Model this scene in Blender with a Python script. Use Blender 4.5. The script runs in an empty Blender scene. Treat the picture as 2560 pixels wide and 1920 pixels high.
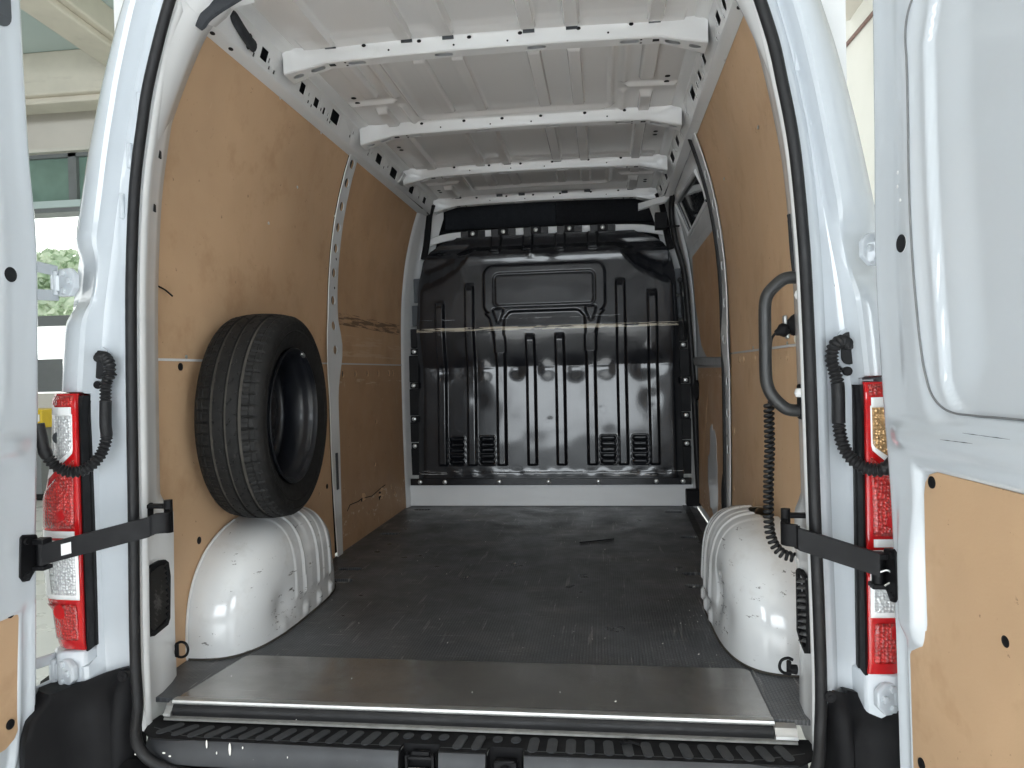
import bpy, bmesh, math, random
from mathutils import Vector, Matrix, noise
from mathutils.geometry import tessellate_polygon
random.seed(7)
SC = bpy.context.scene
COL = SC.collection
rad = math.radians

# ------------------------------------------------------------------ camera
FPX = 1838.0                                   # focal length in pixels of a 2560 x 1920 picture
CAM = Vector((.337, -1.714, .7865))
YAW, PIT, ROL = rad(7.166), rad(.940), rad(-1.296)
FW = Vector((-math.sin(YAW)*math.cos(PIT), math.cos(YAW)*math.cos(PIT), -math.sin(PIT)))
R0 = Vector((math.cos(YAW), math.sin(YAW), 0)); U0 = R0.cross(FW)
RT = R0*math.cos(ROL)+U0*math.sin(ROL); UP = -R0*math.sin(ROL)+U0*math.cos(ROL)
cd = bpy.data.cameras.new('camera'); cam = bpy.data.objects.new('camera', cd); COL.objects.link(cam)
cd.sensor_width = 36; cd.lens = 36*FPX/2560; cd.clip_start = .02; cd.clip_end = 200
cam.matrix_world = Matrix(((RT.x, UP.x, -FW.x, CAM.x), (RT.y, UP.y, -FW.y, CAM.y), (RT.z, UP.z, -FW.z, CAM.z), (0, 0, 0, 1)))
SC.camera = cam
def at(px, py, X=None, Y=None, Z=None):        # a point of the photograph measured on a real plane of the van
    d = FW+RT*((px-1280)/FPX)-UP*((py-960)/FPX)
    t = (Y-CAM.y)/d.y if Y is not None else (X-CAM.x)/d.x if X is not None else (Z-CAM.z)/d.z
    return CAM+d*t
K = 1.15732
def D(x, y, **k): return at(x*K, y*K, **k)

# ------------------------------------------------------------------ light of the hall
W = bpy.data.worlds.new('World'); SC.world = W; W.use_nodes = True
bg = W.node_tree.nodes['Background']; bg.inputs[0].default_value = (.80, .91, 1, 1); bg.inputs[1].default_value = .08
def area(name, loc, target, sx, sy, power, col=(1, 1, 1)):
    l = bpy.data.lights.new(name, 'AREA'); l.shape = 'RECTANGLE'; l.size = sx; l.size_y = sy; l.energy = power; l.color = col
    o = bpy.data.objects.new(name, l); COL.objects.link(o); o.location = loc
    o.rotation_euler = (Vector(target)-Vector(loc)).to_track_quat('-Z', 'Y').to_euler()
    return o
# glazed hall front behind the photographer, split in bays, then added fill lamps
for i, x in enumerate((-6.0, -2.0, 2.0, 6.0)):
    area('window_light', (x, -15.0, 2.3), (x*.3, 0, .8), 3.9, 3.2, 360, (.88, .95, 1))
for sx in (-1, 1): area('side_fill_light', (sx*8.0, -7.0, 1.9), (0, .6, .8), 2.6, 2.6, 180, (.88, .95, 1))  # added fill from both sides, brightens inner pillar faces and lining
fl_ = area('floor_bounce_light', (0, -4.3, 4.6), (0, -4.3, -.6), 6.0, 3.6, 540, (.93, .965, 1)); fl_.data.spread = rad(70)  # added overhead lamp; its bounce off the ground lifts the van interior
SC.view_settings.view_transform = 'Standard'; SC.view_settings.look = 'None'
SC.view_settings.exposure = 0.07; SC.view_settings.gamma = 1.0
try: SC.view_settings.use_curve_mapping = False
except Exception: pass
SC.cycles.max_bounces = 7; SC.cycles.diffuse_bounces = 5; SC.cycles.glossy_bounces = 3
SC.cycles.sample_clamp_indirect = 6; SC.cycles.use_denoising = True

# ------------------------------------------------------------------ materials
MATS = {}
def pm(name, col, rough=.5, metal=0., var=.06, vscale=5., bump=0., bscale=120., coat=0., marks=None, spec=.5, rvar=.08, emit=None, trans=0., ior=1.45):
    m = bpy.data.materials.new(name); m.use_nodes = True; nt = m.node_tree; N, L = nt.nodes, nt.links
    b = N['Principled BSDF']; tc = N.new('ShaderNodeTexCoord')
    def nz(scale, detail=3, rough_=.6, dist=0.):
        n = N.new('ShaderNodeTexNoise'); n.inputs['Scale'].default_value = scale; n.inputs['Detail'].default_value = detail
        n.inputs['Roughness'].default_value = rough_; n.inputs['Distortion'].default_value = dist
        L.new(tc.outputs['Object'], n.inputs['Vector']); return n
    def ramp(src, a, b_, c0, c1):
        r = N.new('ShaderNodeValToRGB'); r.color_ramp.elements[0].position = a; r.color_ramp.elements[1].position = b_
        r.color_ramp.elements[0].color = c0; r.color_ramp.elements[1].color = c1; L.new(src, r.inputs[0]); return r
    def mix(fac, c1, c2):
        x = N.new('ShaderNodeMix'); x.data_type = 'RGBA'
        if hasattr(fac, 'links'): L.new(fac, x.inputs[0])
        else: x.inputs[0].default_value = fac
        for s, i in ((c1, 6), (c2, 7)):
            if hasattr(s, 'links'): L.new(s, x.inputs[i])
            else: x.inputs[i].default_value = (*s, 1)
        return x.outputs[2]
    lo = tuple(max(0, c*(1-var)) for c in col); hi = tuple(min(1, c*(1+var)) for c in col)
    n1 = nz(vscale); r1 = ramp(n1.outputs['Fac'], .3, .7, (*lo, 1), (*hi, 1)); out = r1.outputs[0]
    for mk in (marks or []):                   # (scale, threshold, width, colour, strength, stretch)
        sc_, th, wd, c, st, stretch = mk
        mp = N.new('ShaderNodeMapping'); mp.inputs['Scale'].default_value = stretch; L.new(tc.outputs['Object'], mp.inputs[0])
        n = N.new('ShaderNodeTexNoise'); n.inputs['Scale'].default_value = sc_; n.inputs['Detail'].default_value = 4; n.inputs['Roughness'].default_value = .7
        L.new(mp.outputs[0], n.inputs['Vector'])
        rr = ramp(n.outputs['Fac'], th, th+wd, (0, 0, 0, 1), (st, st, st, 1))
        out = mix(rr.outputs[0], out, c)
    L.new(out, b.inputs['Base Color'])
    rn = nz(vscale*3.1, 3); rr = N.new('ShaderNodeMapRange'); rr.inputs['To Min'].default_value = max(.02, rough-rvar); rr.inputs['To Max'].default_value = min(1, rough+rvar)
    rr.inputs['From Min'].default_value = .3; rr.inputs['From Max'].default_value = .7
    L.new(rn.outputs['Fac'], rr.inputs['Value']); L.new(rr.outputs[0], b.inputs['Roughness'])
    b.inputs['Metallic'].default_value = metal; b.inputs['Specular IOR Level'].default_value = spec
    b.inputs['Coat Weight'].default_value = coat; b.inputs['Coat Roughness'].default_value = .08
    b.inputs['Transmission Weight'].default_value = trans; b.inputs['IOR'].default_value = ior
    if emit: b.inputs['Emission Color'].default_value = (*emit[0], 1); b.inputs['Emission Strength'].default_value = emit[1]
    if bump:
        bn = nz(bscale, 2); bp = N.new('ShaderNodeBump'); bp.inputs['Strength'].default_value = bump; bp.inputs['Distance'].default_value = .002
        L.new(bn.outputs['Fac'], bp.inputs['Height']); L.new(bp.outputs[0], b.inputs['Normal'])
    m['b'] = 1; MATS[name] = m; return m
G = (.28, .28, .27)
pm('white_paint', (.58, .62, .66), .13, var=.02, vscale=2, coat=.6, rvar=.03, marks=[(6, .55, .3, (.55, .58, .61), .4, (1, 1, 1))])
pm('inner_white', (.78, .79, .795), .20, var=.03, vscale=3, coat=.35, rvar=.03, marks=[(9, .60, .25, (.56, .555, .54), .35, (1, 1, 1)), (70, .74, .03, (.25, .24, .23), .5, (1, 1, 1))])
pm('roof_white', (.70, .695, .69), .22, var=.015, vscale=2.5, coat=.35, rvar=.02, marks=[(60, .76, .03, (.3, .29, .28), .4, (1, 1, 1))])
pm('arch_white', (.73, .745, .755), .14, var=.03, vscale=4, coat=.5, rvar=.03,
   marks=[(7, .54, .2, (.52, .505, .48), .5, (1, 1, 1)), (26, .65, .03, (.10, .095, .09), .75, (1, .35, 2.2)), (90, .71, .02, (.08, .08, .08), .8, (1, 1, 1))])
pm('plywood', (.545, .365, .222), .55, var=.09, vscale=2.2, bump=.10, bscale=160, spec=.3,
   marks=[(5, .55, .16, (.42, .26, .145), .6, (1, 1, 1)), (7, .56, .25, (.42, .265, .15), .45, (1, 1.3, .8)), (38, .68, .03, (.20, .12, .065), .7, (1, 1, 1)), (30, .715, .03, (.60, .44, .28), .6, (1, 2.5, .5)), (130, .73, .02, (.12, .07, .04), .6, (1, 1, 1))])
pm('ply_scuffed', (.45, .285, .165), .55, var=.08, vscale=2.8, bump=.12, bscale=160, spec=.3,
   marks=[(5, .56, .16, (.34, .21, .12), .6, (1, 1, 1)), (16, .66, .03, (.62, .50, .36), .7, (1, 3.0, .6)), (26, .68, .03, (.13, .075, .04), .8, (1, .5, 3)), (120, .73, .02, (.6, .5, .4), .6, (1, 1, 1))])
pm('black_plastic', (.010, .010, .011), .58, var=.15, vscale=9, rvar=.06, spec=.15)
pm('grey_plastic', (.036, .038, .042), .5, var=.15, vscale=7, marks=[(70, .72, .02, (.35, .35, .34), .5, (1, 1, 1))])
pm('rubber', (.013, .013, .014), .48, spec=.32, var=.2, vscale=14, bump=.1, bscale=500, rvar=.12)
pm('tyre_rubber', (.012, .0117, .0115), .66, spec=.25, var=.2, vscale=20, bump=.2, bscale=420, marks=[(24, .66, .08, (.05, .047, .043), .35, (1, 1, 1)), (180, .74, .02, (.4, .4, .4), .6, (1, 1, 1))])
pm('groove_dust', (.060, .055, .048), .9, var=.25, vscale=20, spec=.2)
pm('black_metal', (.006, .006, .007), .5, spec=.22, var=.1, vscale=10, rvar=.08, marks=[(60, .72, .03, (.1, .1, .1), .5, (1, 1, 1))])
pm('rim_black', (.005, .006, .009), .42, var=.1, vscale=10, coat=.2)
pm('handle_black', (.02, .02, .02), .36, var=.2, vscale=20, marks=[(22, .62, .08, (.13, .125, .12), .6, (1, 1, .25))])
pm('zinc', (.62, .63, .62), .35, metal=.85, var=.1, vscale=40)
pm('chrome', (.85, .86, .87), .10, metal=1., var=.02, vscale=8, rvar=.03)
pm('aluminium', (.50, .50, .49), .40, metal=.85, var=.06, vscale=12, bump=.05, bscale=300)
pm('dull_lip', (.22, .22, .21), .6, metal=.5, var=.15, vscale=30)
pm('dark_void', (.006, .007, .009), .8, var=.1)
pm('cavity', (.055, .062, .07), .6, var=.15)
pm('foam', (.022, .024, .028), .85, var=.3, vscale=24, bump=.4, bscale=200)
pm('headliner', (.016, .019, .024), .9, var=.2, vscale=30, bump=.3, bscale=600)
pm('headliner_dark', (.008, .009, .012), .9, var=.2, vscale=30, bump=.3, bscale=600)
pm('sticker', (.78, .78, .78), .4, var=.05, vscale=60)
pm('cream_wire', (.72, .66, .55), .4)
pm('red_lens', (.72, .03, .025), .09, var=.25, vscale=30, coat=.8, trans=.25, bump=.5, bscale=70)
pm('red_frame', (.55, .01, .012), .08, var=.1, vscale=12, coat=.9, trans=.15)
pm('clear_lens', (.88, .90, .91), .12, var=.1, vscale=45, coat=.8, metal=.3)
pm('amber_reflector', (.75, .47, .22), .16, var=.25, vscale=60, coat=.7, bump=.8, bscale=90, metal=.5)
pm('white_lens', (.86, .87, .87), .12, var=.04, vscale=20, coat=.8)
pm('gasket_grey', (.16, .165, .17), .6)
pm('window_glass', (.012, .016, .018), .06, var=.1, coat=.6)
pm('concrete_white', (.72, .69, .62), .8, var=.05, vscale=3, bump=.1, bscale=40, spec=.2)
pm('beam_paint', (.70, .65, .55), .75, var=.06, vscale=2.5, spec=.2, marks=[(4, .6, .12, (.52, .47, .40), .4, (.4, .4, 3))])
pm('panel_mint', (.58, .68, .66), .6, var=.03, vscale=1.2, spec=.2)
pm('wall_cream', (.74, .70, .63), .8, var=.03, vscale=1.5, spec=.2)
pm('wall_right', (.86, .85, .80), .8, var=.02, vscale=1.5, spec=.2)
pm('outdoor_sky', (.9, .95, .95), .9, emit=((.97, 1, .98), 1.6))
MATS['outdoor_sky'].cycles.emission_sampling = 'NONE'
pm('leaf', (.66, .93, .60), .6, var=.4, vscale=3)
pm('green_glass', (.20, .30, .25), .12, var=.2, vscale=1.5)
pm('frame_grey', (.20, .21, .21), .5)
pm('hall_floor', (.74, .74, .72), .3, var=.05, vscale=1.5)
pm('yellow_paint', (.70, .48, .03), .4)
pm('pipe_brown', (.18, .09, .07), .6)
pm('flake_white', (.75, .73, .68), .7, var=.1, vscale=40)

# floor mat: fine moulded grip pattern with dust haze
def optic(mname, scale, contrast):             # moulded prisms inside a lamp lens
    m = MATS[mname]; nt = m.node_tree; N, L = nt.nodes, nt.links; b = N['Principled BSDF']; tc = N.new('ShaderNodeTexCoord')
    v = N.new('ShaderNodeTexVoronoi'); v.inputs['Scale'].default_value = scale; v.inputs['Randomness'].default_value = .55; L.new(tc.outputs['Object'], v.inputs['Vector'])
    r = N.new('ShaderNodeValToRGB'); r.color_ramp.elements[0].position = .15; r.color_ramp.elements[1].position = .75; r.color_ramp.elements[0].color = (1, 1, 1, 1); r.color_ramp.elements[1].color = (1-contrast,)*3+(1,); L.new(v.outputs['Distance'], r.inputs[0])
    mx = N.new('ShaderNodeMix'); mx.data_type = 'RGBA'; mx.blend_type = 'MULTIPLY'; mx.inputs[0].default_value = 1; L.new(b.inputs['Base Color'].links[0].from_socket, mx.inputs[6]); L.new(r.outputs[0], mx.inputs[7]); L.new(mx.outputs[2], b.inputs['Base Color'])
    bp = N.new('ShaderNodeBump'); bp.inputs['Strength'].default_value = 1; bp.inputs['Distance'].default_value = .004; L.new(v.outputs['Distance'], bp.inputs['Height']); L.new(bp.outputs[0], b.inputs['Normal'])
optic('clear_lens', 150, .42); optic('red_lens', 130, .55); optic('amber_reflector', 150, .5)
def special_floor():
    m = pm('floor_mat', (.104, .110, .120), .38, var=.35, vscale=2.2, rvar=.12,
           marks=[(2.6, .52, .22, (.22, .215, .205), .75, (.7, 1.6, 1)), (11, .60, .1, (.28, .275, .265), .55, (.5, 2.2, 1)), (9, .62, .03, (.36, .355, .345), .6, (5, .35, 1)), (12, .64, .025, (.34, .335, .325), .6, (.4, 6, 1)), (5, .60, .2, (.06, .063, .068), .35, (1, 1, 1)), (120, .735, .015, (.55, .53, .5), .8, (1, 1, 1))], spec=.4)
    nt = m.node_tree; N, L = nt.nodes, nt.links; b = N['Principled BSDF']; tc = N.new('ShaderNodeTexCoord')
    br = N.new('ShaderNodeTexBrick'); br.inputs['Scale'].default_value = 1; br.offset = .5
    br.inputs['Brick Width'].default_value = .0125; br.inputs['Row Height'].default_value = .0085; br.inputs['Mortar Size'].default_value = .0017; br.inputs['Mortar Smooth'].default_value = .6
    br.inputs['Color1'].default_value = (1, 1, 1, 1); br.inputs['Color2'].default_value = (.75, .75, .75, 1); br.inputs['Mortar'].default_value = (0, 0, 0, 1)
    mp = N.new('ShaderNodeMapping'); mp.inputs['Rotation'].default_value = (0, 0, rad(90)); L.new(tc.outputs['Object'], mp.inputs[0]); L.new(mp.outputs[0], br.inputs['Vector'])
    bp = N.new('ShaderNodeBump'); bp.inputs['Strength'].default_value = .9; bp.inputs['Distance'].default_value = .0015
    L.new(br.outputs['Color'], bp.inputs['Height']); L.new(bp.outputs[0], b.inputs['Normal'])
    src = b.inputs['Base Color'].links[0].from_socket
    mx = N.new('ShaderNodeMix'); mx.data_type = 'RGBA'; mx.blend_type = 'MULTIPLY'; mx.inputs[0].default_value = .55
    L.new(src, mx.inputs[6]); L.new(br.outputs['Color'], mx.inputs[7]); L.new(mx.outputs[2], b.inputs['Base Color'])
special_floor()
# scratched sheet at the sill
pm('sill_sheet', (.34, .332, .32), .20, metal=.75, var=.12, vscale=3, rvar=.07,
   marks=[(9, .45, .25, (.22, .212, .20), .6, (1, 1, 1)), (26, .58, .12, (.52, .515, .50), .4, (.15, 5, 1)), (30, .62, .06, (.56, .555, .54), .4, (4, .3, 1)), (140, .73, .02, (.75, .74, .7), .8, (1, 1, 1))])
# pressed black bulkhead: worn bright lines where freight rubbed the folds
def special_bulkhead():
    m = pm('bulkhead_black', (.009, .010, .013), .24, var=.15, vscale=3, rvar=.02, coat=.5, marks=[(45, .72, .02, (.12, .12, .12), .6, (1, 1, 1))])
    nt = m.node_tree; N, L = nt.nodes, nt.links; b = N['Principled BSDF']; tc = N.new('ShaderNodeTexCoord')
    sp = N.new('ShaderNodeSeparateXYZ'); L.new(tc.outputs['Object'], sp.inputs[0])
    n = N.new('ShaderNodeTexNoise'); n.inputs['Scale'].default_value = 1; n.inputs['Detail'].default_value = 6
    mp = N.new('ShaderNodeMapping'); mp.inputs['Scale'].default_value = (9, 9, 160); L.new(tc.outputs['Object'], mp.inputs[0]); L.new(mp.outputs[0], n.inputs['Vector'])
    src = b.inputs['Base Color'].links[0].from_socket
    for zc, hw, th, col in ((1.040, .0105, .46, (.46, .41, .32)), (.195, .016, .60, (.55, .54, .52)), (1.098, .004, .60, (.2, .2, .2))):
        a = N.new('ShaderNodeMath'); a.operation = 'SUBTRACT'; L.new(sp.outputs['Z'], a.inputs[0]); a.inputs[1].default_value = zc
        c = N.new('ShaderNodeMath'); c.operation = 'ABSOLUTE'; L.new(a.outputs[0], c.inputs[0])
        d = N.new('ShaderNodeMath'); d.operation = 'LESS_THAN'; L.new(c.outputs[0], d.inputs[0]); d.inputs[1].default_value = hw
        e = N.new('ShaderNodeMath'); e.operation = 'GREATER_THAN'; L.new(n.outputs['Fac'], e.inputs[0]); e.inputs[1].default_value = th
        f = N.new('ShaderNodeMath'); f.operation = 'MULTIPLY'; L.new(d.outputs[0], f.inputs[0]); L.new(e.outputs[0], f.inputs[1])
        mx = N.new('ShaderNodeMix'); mx.data_type = 'RGBA'; L.new(f.outputs[0], mx.inputs[0]); L.new(src, mx.inputs[6]); mx.inputs[7].default_value = (*col, 1)
        src = mx.outputs[2]
    L.new(src, b.inputs['Base Color'])
special_bulkhead()
def wear_band(mname, axis, c, hw, stretch, th, col, strength=1., lim=None):      # rubbed band with a ragged outline
    m = MATS[mname]; nt = m.node_tree; N, L = nt.nodes, nt.links; b = N['Principled BSDF']; tc = N.new('ShaderNodeTexCoord')
    sp = N.new('ShaderNodeSeparateXYZ'); L.new(tc.outputs['Object'], sp.inputs[0])
    def mt(op, a, b_=None):
        x = N.new('ShaderNodeMath'); x.operation = op; x.use_clamp = op == 'MULTIPLY'
        for k, q in enumerate((a, b_)):
            if q is None: continue
            if hasattr(q, 'links'): L.new(q, x.inputs[k])
            else: x.inputs[k].default_value = q
        return x.outputs[0]
    msk = mt('LESS_THAN', mt('ABSOLUTE', mt('SUBTRACT', sp.outputs[axis], c)), hw)
    for ax, lo, hi in (lim or []): msk = mt('MULTIPLY', msk, mt('MULTIPLY', mt('GREATER_THAN', sp.outputs[ax], lo), mt('LESS_THAN', sp.outputs[ax], hi)))
    mp = N.new('ShaderNodeMapping'); mp.inputs['Scale'].default_value = stretch; L.new(tc.outputs['Object'], mp.inputs[0])
    n = N.new('ShaderNodeTexNoise'); n.inputs['Scale'].default_value = 1; n.inputs['Detail'].default_value = 5; n.inputs['Roughness'].default_value = .7; L.new(mp.outputs[0], n.inputs['Vector'])
    r = N.new('ShaderNodeValToRGB'); r.color_ramp.elements[0].position = th; r.color_ramp.elements[1].position = th+.06; r.color_ramp.elements[1].color = (strength,)*3+(1,); L.new(n.outputs['Fac'], r.inputs[0])
    f = mt('MULTIPLY', msk, r.outputs[0]); mx = N.new('ShaderNodeMix'); mx.data_type = 'RGBA'; L.new(f, mx.inputs[0]); L.new(b.inputs['Base Color'].links[0].from_socket, mx.inputs[6]); mx.inputs[7].default_value = (*col, 1); L.new(mx.outputs[2], b.inputs['Base Color'])
pm('ply_front', (.52, .335, .195), .55, var=.12, vscale=3.0, bump=.10, bscale=160, spec=.3, marks=[(5, .55, .16, (.40, .25, .14), .6, (1, 1, 1)), (38, .68, .03, (.20, .12, .065), .7, (1, 1, 1))])
wear_band('ply_front', 'Z', 1.045, .028, (4, 3.5, 55), .47, (.12, .07, .04), .85, [('Y', 1.47, 2.46)])
wear_band('ply_front', 'Z', .925, .05, (4, 2.5, 40), .50, (.62, .46, .31), .5)
wear_band('ply_scuffed', 'Z', .75, .02, (4, 5, 60), .56, (.62, .48, .34), .7)
wear_band('ply_scuffed', 'Z', .12, .06, (6, 14, 25), .58, (.70, .58, .43), .8)
wear_band('arch_white', 'Z', .075, .05, (9, 30, 70), .58, (.06, .055, .05), .9, [('Y', .36, .50)])
wear_band('arch_white', 'Z', .15, .05, (9, 24, 70), .63, (.10, .09, .08), .9, [('Y', .62, .98)])

# ------------------------------------------------------------------ mesh helpers
def tag(o, label, cat, group=None, kind=None):
    o['label'] = label; o['category'] = cat
    if group: o['group'] = group
    if kind: o['kind'] = kind
    return o
def empty(name, loc, parent=None):
    o = bpy.data.objects.new(name, None); COL.objects.link(o); o.location = loc; o.empty_display_size = .1
    if parent:
        o.parent = parent; o.matrix_parent_inverse = Matrix.Translation(-Vector(WORLD.get(parent.name, (0, 0, 0))))
    WORLD[o.name] = tuple(loc); return o
WORLD = {}
def link(name, me, parent=None, loc=None, rot=None):
    o = bpy.data.objects.new(name, me); COL.objects.link(o)
    if parent:
        o.parent = parent; o.matrix_parent_inverse = Matrix.Translation(-Vector(WORLD.get(parent.name, (0, 0, 0))))
    if loc is not None: o.location = loc
    if rot is not None: o.rotation_euler = rot
    return o
class MB:
    def __init__(s): s.v = []; s.f = []; s.mi = []
    def add(s, vs, fs, mi=0):
        n = len(s.v); s.v += [tuple(p) for p in vs]; s.f += [tuple(i+n for i in f) for f in fs]; s.mi += [mi]*len(fs); return s
    def mesh(s, name, mats, smooth=35, bevel=0):
        me = bpy.data.meshes.new(name); me.from_pydata(s.v, [], s.f)
        for m in (mats if isinstance(mats, (list, tuple)) else [mats]): me.materials.append(MATS[m])
        me.polygons.foreach_set('material_index', s.mi)
        bm = bmesh.new(); bm.from_mesh(me); bmesh.ops.recalc_face_normals(bm, faces=bm.faces); bm.to_mesh(me); bm.free()
        if smooth: me.shade_smooth(); me.set_sharp_from_angle(angle=rad(smooth))
        me.update(); return me
    def build(s, name, mats, parent=None, smooth=35, bevel=0, loc=None, rot=None):
        o = link(name, s.mesh(name, mats, smooth), parent, loc, rot)
        if bevel:
            b = o.modifiers.new('bevel', 'BEVEL'); b.width = bevel; b.segments = 2; b.limit_method = 'ANGLE'; b.angle_limit = rad(40); b.harden_normals = False
        return o
    def box(s, c, size, M=None, mi=0):
        c = Vector(c); h = Vector(size)/2; vs = []
        for i in (-1, 1):
            for j in (-1, 1):
                for k in (-1, 1):
                    p = Vector((i*h.x, j*h.y, k*h.z)); p = (M @ p if M else p)+c; vs.append(p)
        return s.add(vs, [(0, 1, 3, 2), (4, 6, 7, 5), (0, 4, 5, 1), (2, 3, 7, 6), (0, 2, 6, 4), (1, 5, 7, 3)], mi)
    def tube(s, path, r, n=10, closed=False, cap=True, mi=0, flat=1.):
        P = [Vector(p) for p in path]; m = len(P); rs = r if isinstance(r, (list, tuple)) else [r]*m
        T = []
        for i in range(m):
            a = P[(i-1) % m] if closed or i > 0 else P[i]; b = P[(i+1) % m] if closed or i < m-1 else P[i]
            T.append((b-a).normalized())
        ref = Vector((0, 0, 1)) if abs(T[0].z) < .9 else Vector((1, 0, 0))
        nrm = (ref-T[0]*ref.dot(T[0])).normalized(); vs = []; fs = []
        for i in range(m):
            nrm = (nrm-T[i]*nrm.dot(T[i])).normalized(); bn = T[i].cross(nrm)
            for j in range(n):
                a = 2*math.pi*j/n; vs.append(P[i]+nrm*math.cos(a)*rs[i]+bn*math.sin(a)*rs[i]*flat)
        for i in range(m if closed else m-1):
            i2 = (i+1) % m
            for j in range(n): fs.append((i*n+j, i*n+(j+1) % n, i2*n+(j+1) % n, i2*n+j))
        if cap and not closed: fs += [tuple(range(n)), tuple(range((m-1)*n, m*n))]
        return s.add(vs, fs, mi)
    def loft(s, secs, closed=False, cap=False, mi=0):
        n = len(secs[0]); vs = [p for q in secs for p in q]; fs = []
        for i in range(len(secs)-1):
            for j in range(n if closed else n-1): fs.append((i*n+j, i*n+(j+1) % n, (i+1)*n+(j+1) % n, (i+1)*n+j))
        if cap: fs += [tuple(range(n)), tuple(range((len(secs)-1)*n, len(secs)*n))]
        return s.add(vs, fs, mi)
    def grid(s, fn, us, vs_, mi=0):
        return s.loft([[fn(u, v) for v in vs_] for u in us], mi=mi)
    def plate(s, outer, holes, mp, th, mi=0, hole_depth=None):   # sheet with real holes: 2D outline mapped by mp(u, v, w) with w = depth below the face
        loops = [outer]+list(holes); pts = [p for l in loops for p in l]
        tri = tessellate_polygon([[Vector((p[0], p[1], 0)) for p in l] for l in loops])
        n = len(pts); vs = [mp(p[0], p[1], 0) for p in pts]+[mp(p[0], p[1], th) for p in pts]
        fs = [tuple(t) for t in tri]+[tuple(i+n for i in reversed(t)) for t in tri]; k = 0
        for l in loops:
            m = len(l)
            for i in range(m): fs.append((k+i, k+(i+1) % m, n+k+(i+1) % m, n+k+i))
            k += m
        return s.add(vs, fs, mi)
    def disc(s, c, nrm, r, depth=.004, n=14, mi=0, dome=0., sx=1., up=None):
        c = Vector(c); nrm = Vector(nrm).normalized(); ref = Vector(up) if up else (Vector((0, 0, 1)) if abs(nrm.z) < .9 else Vector((1, 0, 0)))
        v = (ref-nrm*ref.dot(nrm)).normalized(); u = v.cross(nrm); rings = [(r, 0), (r, depth*.7), (r*.86, depth)]
        if dome: rings += [(r*.5, depth+dome*.8)]
        vs = []; fs = []
        for rr, d in rings:
            for j in range(n): a = 2*math.pi*j/n; vs.append(c+u*math.cos(a)*rr*sx+v*math.sin(a)*rr+nrm*d)
        for i in range(len(rings)-1):
            for j in range(n): fs.append((i*n+j, i*n+(j+1) % n, (i+1)*n+(j+1) % n, (i+1)*n+j))
        vs.append(c+nrm*(depth+dome)); k = len(vs)-1; b = (len(rings)-1)*n
        fs += [(b+j, b+(j+1) % n, k) for j in range(n)]
        return s.add(vs, fs, mi)
    def lathe(s, prof, n=96, axis='x', mi=None, fn=None):       # prof: (axial, radius[, material])
        vs = []; fs = []; m = len(prof)
        for j in range(n):
            a = 2*math.pi*j/n
            for i, p in enumerate(prof):
                r = p[1]+(fn(i, j, p) if fn else 0); vs.append((p[0], r*math.cos(a), r*math.sin(a)))
        base = len(s.v); s.v += vs
        for j in range(n):
            j2 = (j+1) % n
            for i in range(m-1):
                s.f.append((base+j*m+i, base+j2*m+i, base+j2*m+i+1, base+j*m+i+1)); s.mi.append(prof[i][2] if len(prof[i]) > 2 else 0)
        return s
def crv(pts, n=8, closed=False):                # Catmull-Rom through points
    P = [Vector(p) for p in pts]; out = []; m = len(P)
    for i in range(m if closed else m-1):
        a = P[(i-1) % m] if closed or i > 0 else P[i]*2-P[i+1]; b = P[i]; c = P[(i+1) % m]
        d = P[(i+2) % m] if closed or i < m-2 else c*2-b
        for k in range(n):
            t = k/n; out.append(.5*((2*b)+(c-a)*t+(2*a-5*b+4*c-d)*t*t+(3*b-a-3*c+d)*t**3))
    if not closed: out.append(P[-1])
    return out
def interp(tab, z):
    if z <= tab[0][0]: return tab[0][1]
    for (a, x), (b, y) in zip(tab, tab[1:]):
        if z <= b:
            t = (z-a)/(b-a); return x+(y-x)*t
    return tab[-1][1]
def smooth_tab(tab, n=6):
    c = crv([(a, b, 0) for a, b in tab], n); return [(p.x, p.y) for p in c]
def sst(a, b, x):
    t = min(1, max(0, (x-a)/(b-a))); return t*t*(3-2*t)
def rr2(cx, cy, w, h, r, n=5):                  # rounded rectangle outline
    o = []
    for sx, sy, a0 in ((1, 1, 0), (-1, 1, 90), (-1, -1, 180), (1, -1, 270)):
        for k in range(n+1):
            a = rad(a0+90*k/n); o.append((cx+sx*(w/2-r)+r*math.cos(a), cy+sy*(h/2-r)+r*math.sin(a)))
    return o
def frange(a, b, n): return [a+(b-a)*i/(n-1) for i in range(n)]
def mirror(fn):                                 # run for the left (-1) and the right (+1) side of the van
    for sgn in (-1, 1): fn(sgn)

# ================================================================== the hall around the van
def struct(o): o['kind'] = 'structure'; return o
g = MB(); g.grid(lambda u, v: (u, v, -.60), frange(-16, 14, 3), frange(-18, 16, 3)); struct(g.build('ground', 'hall_floor'))
YW = 7.5
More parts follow.
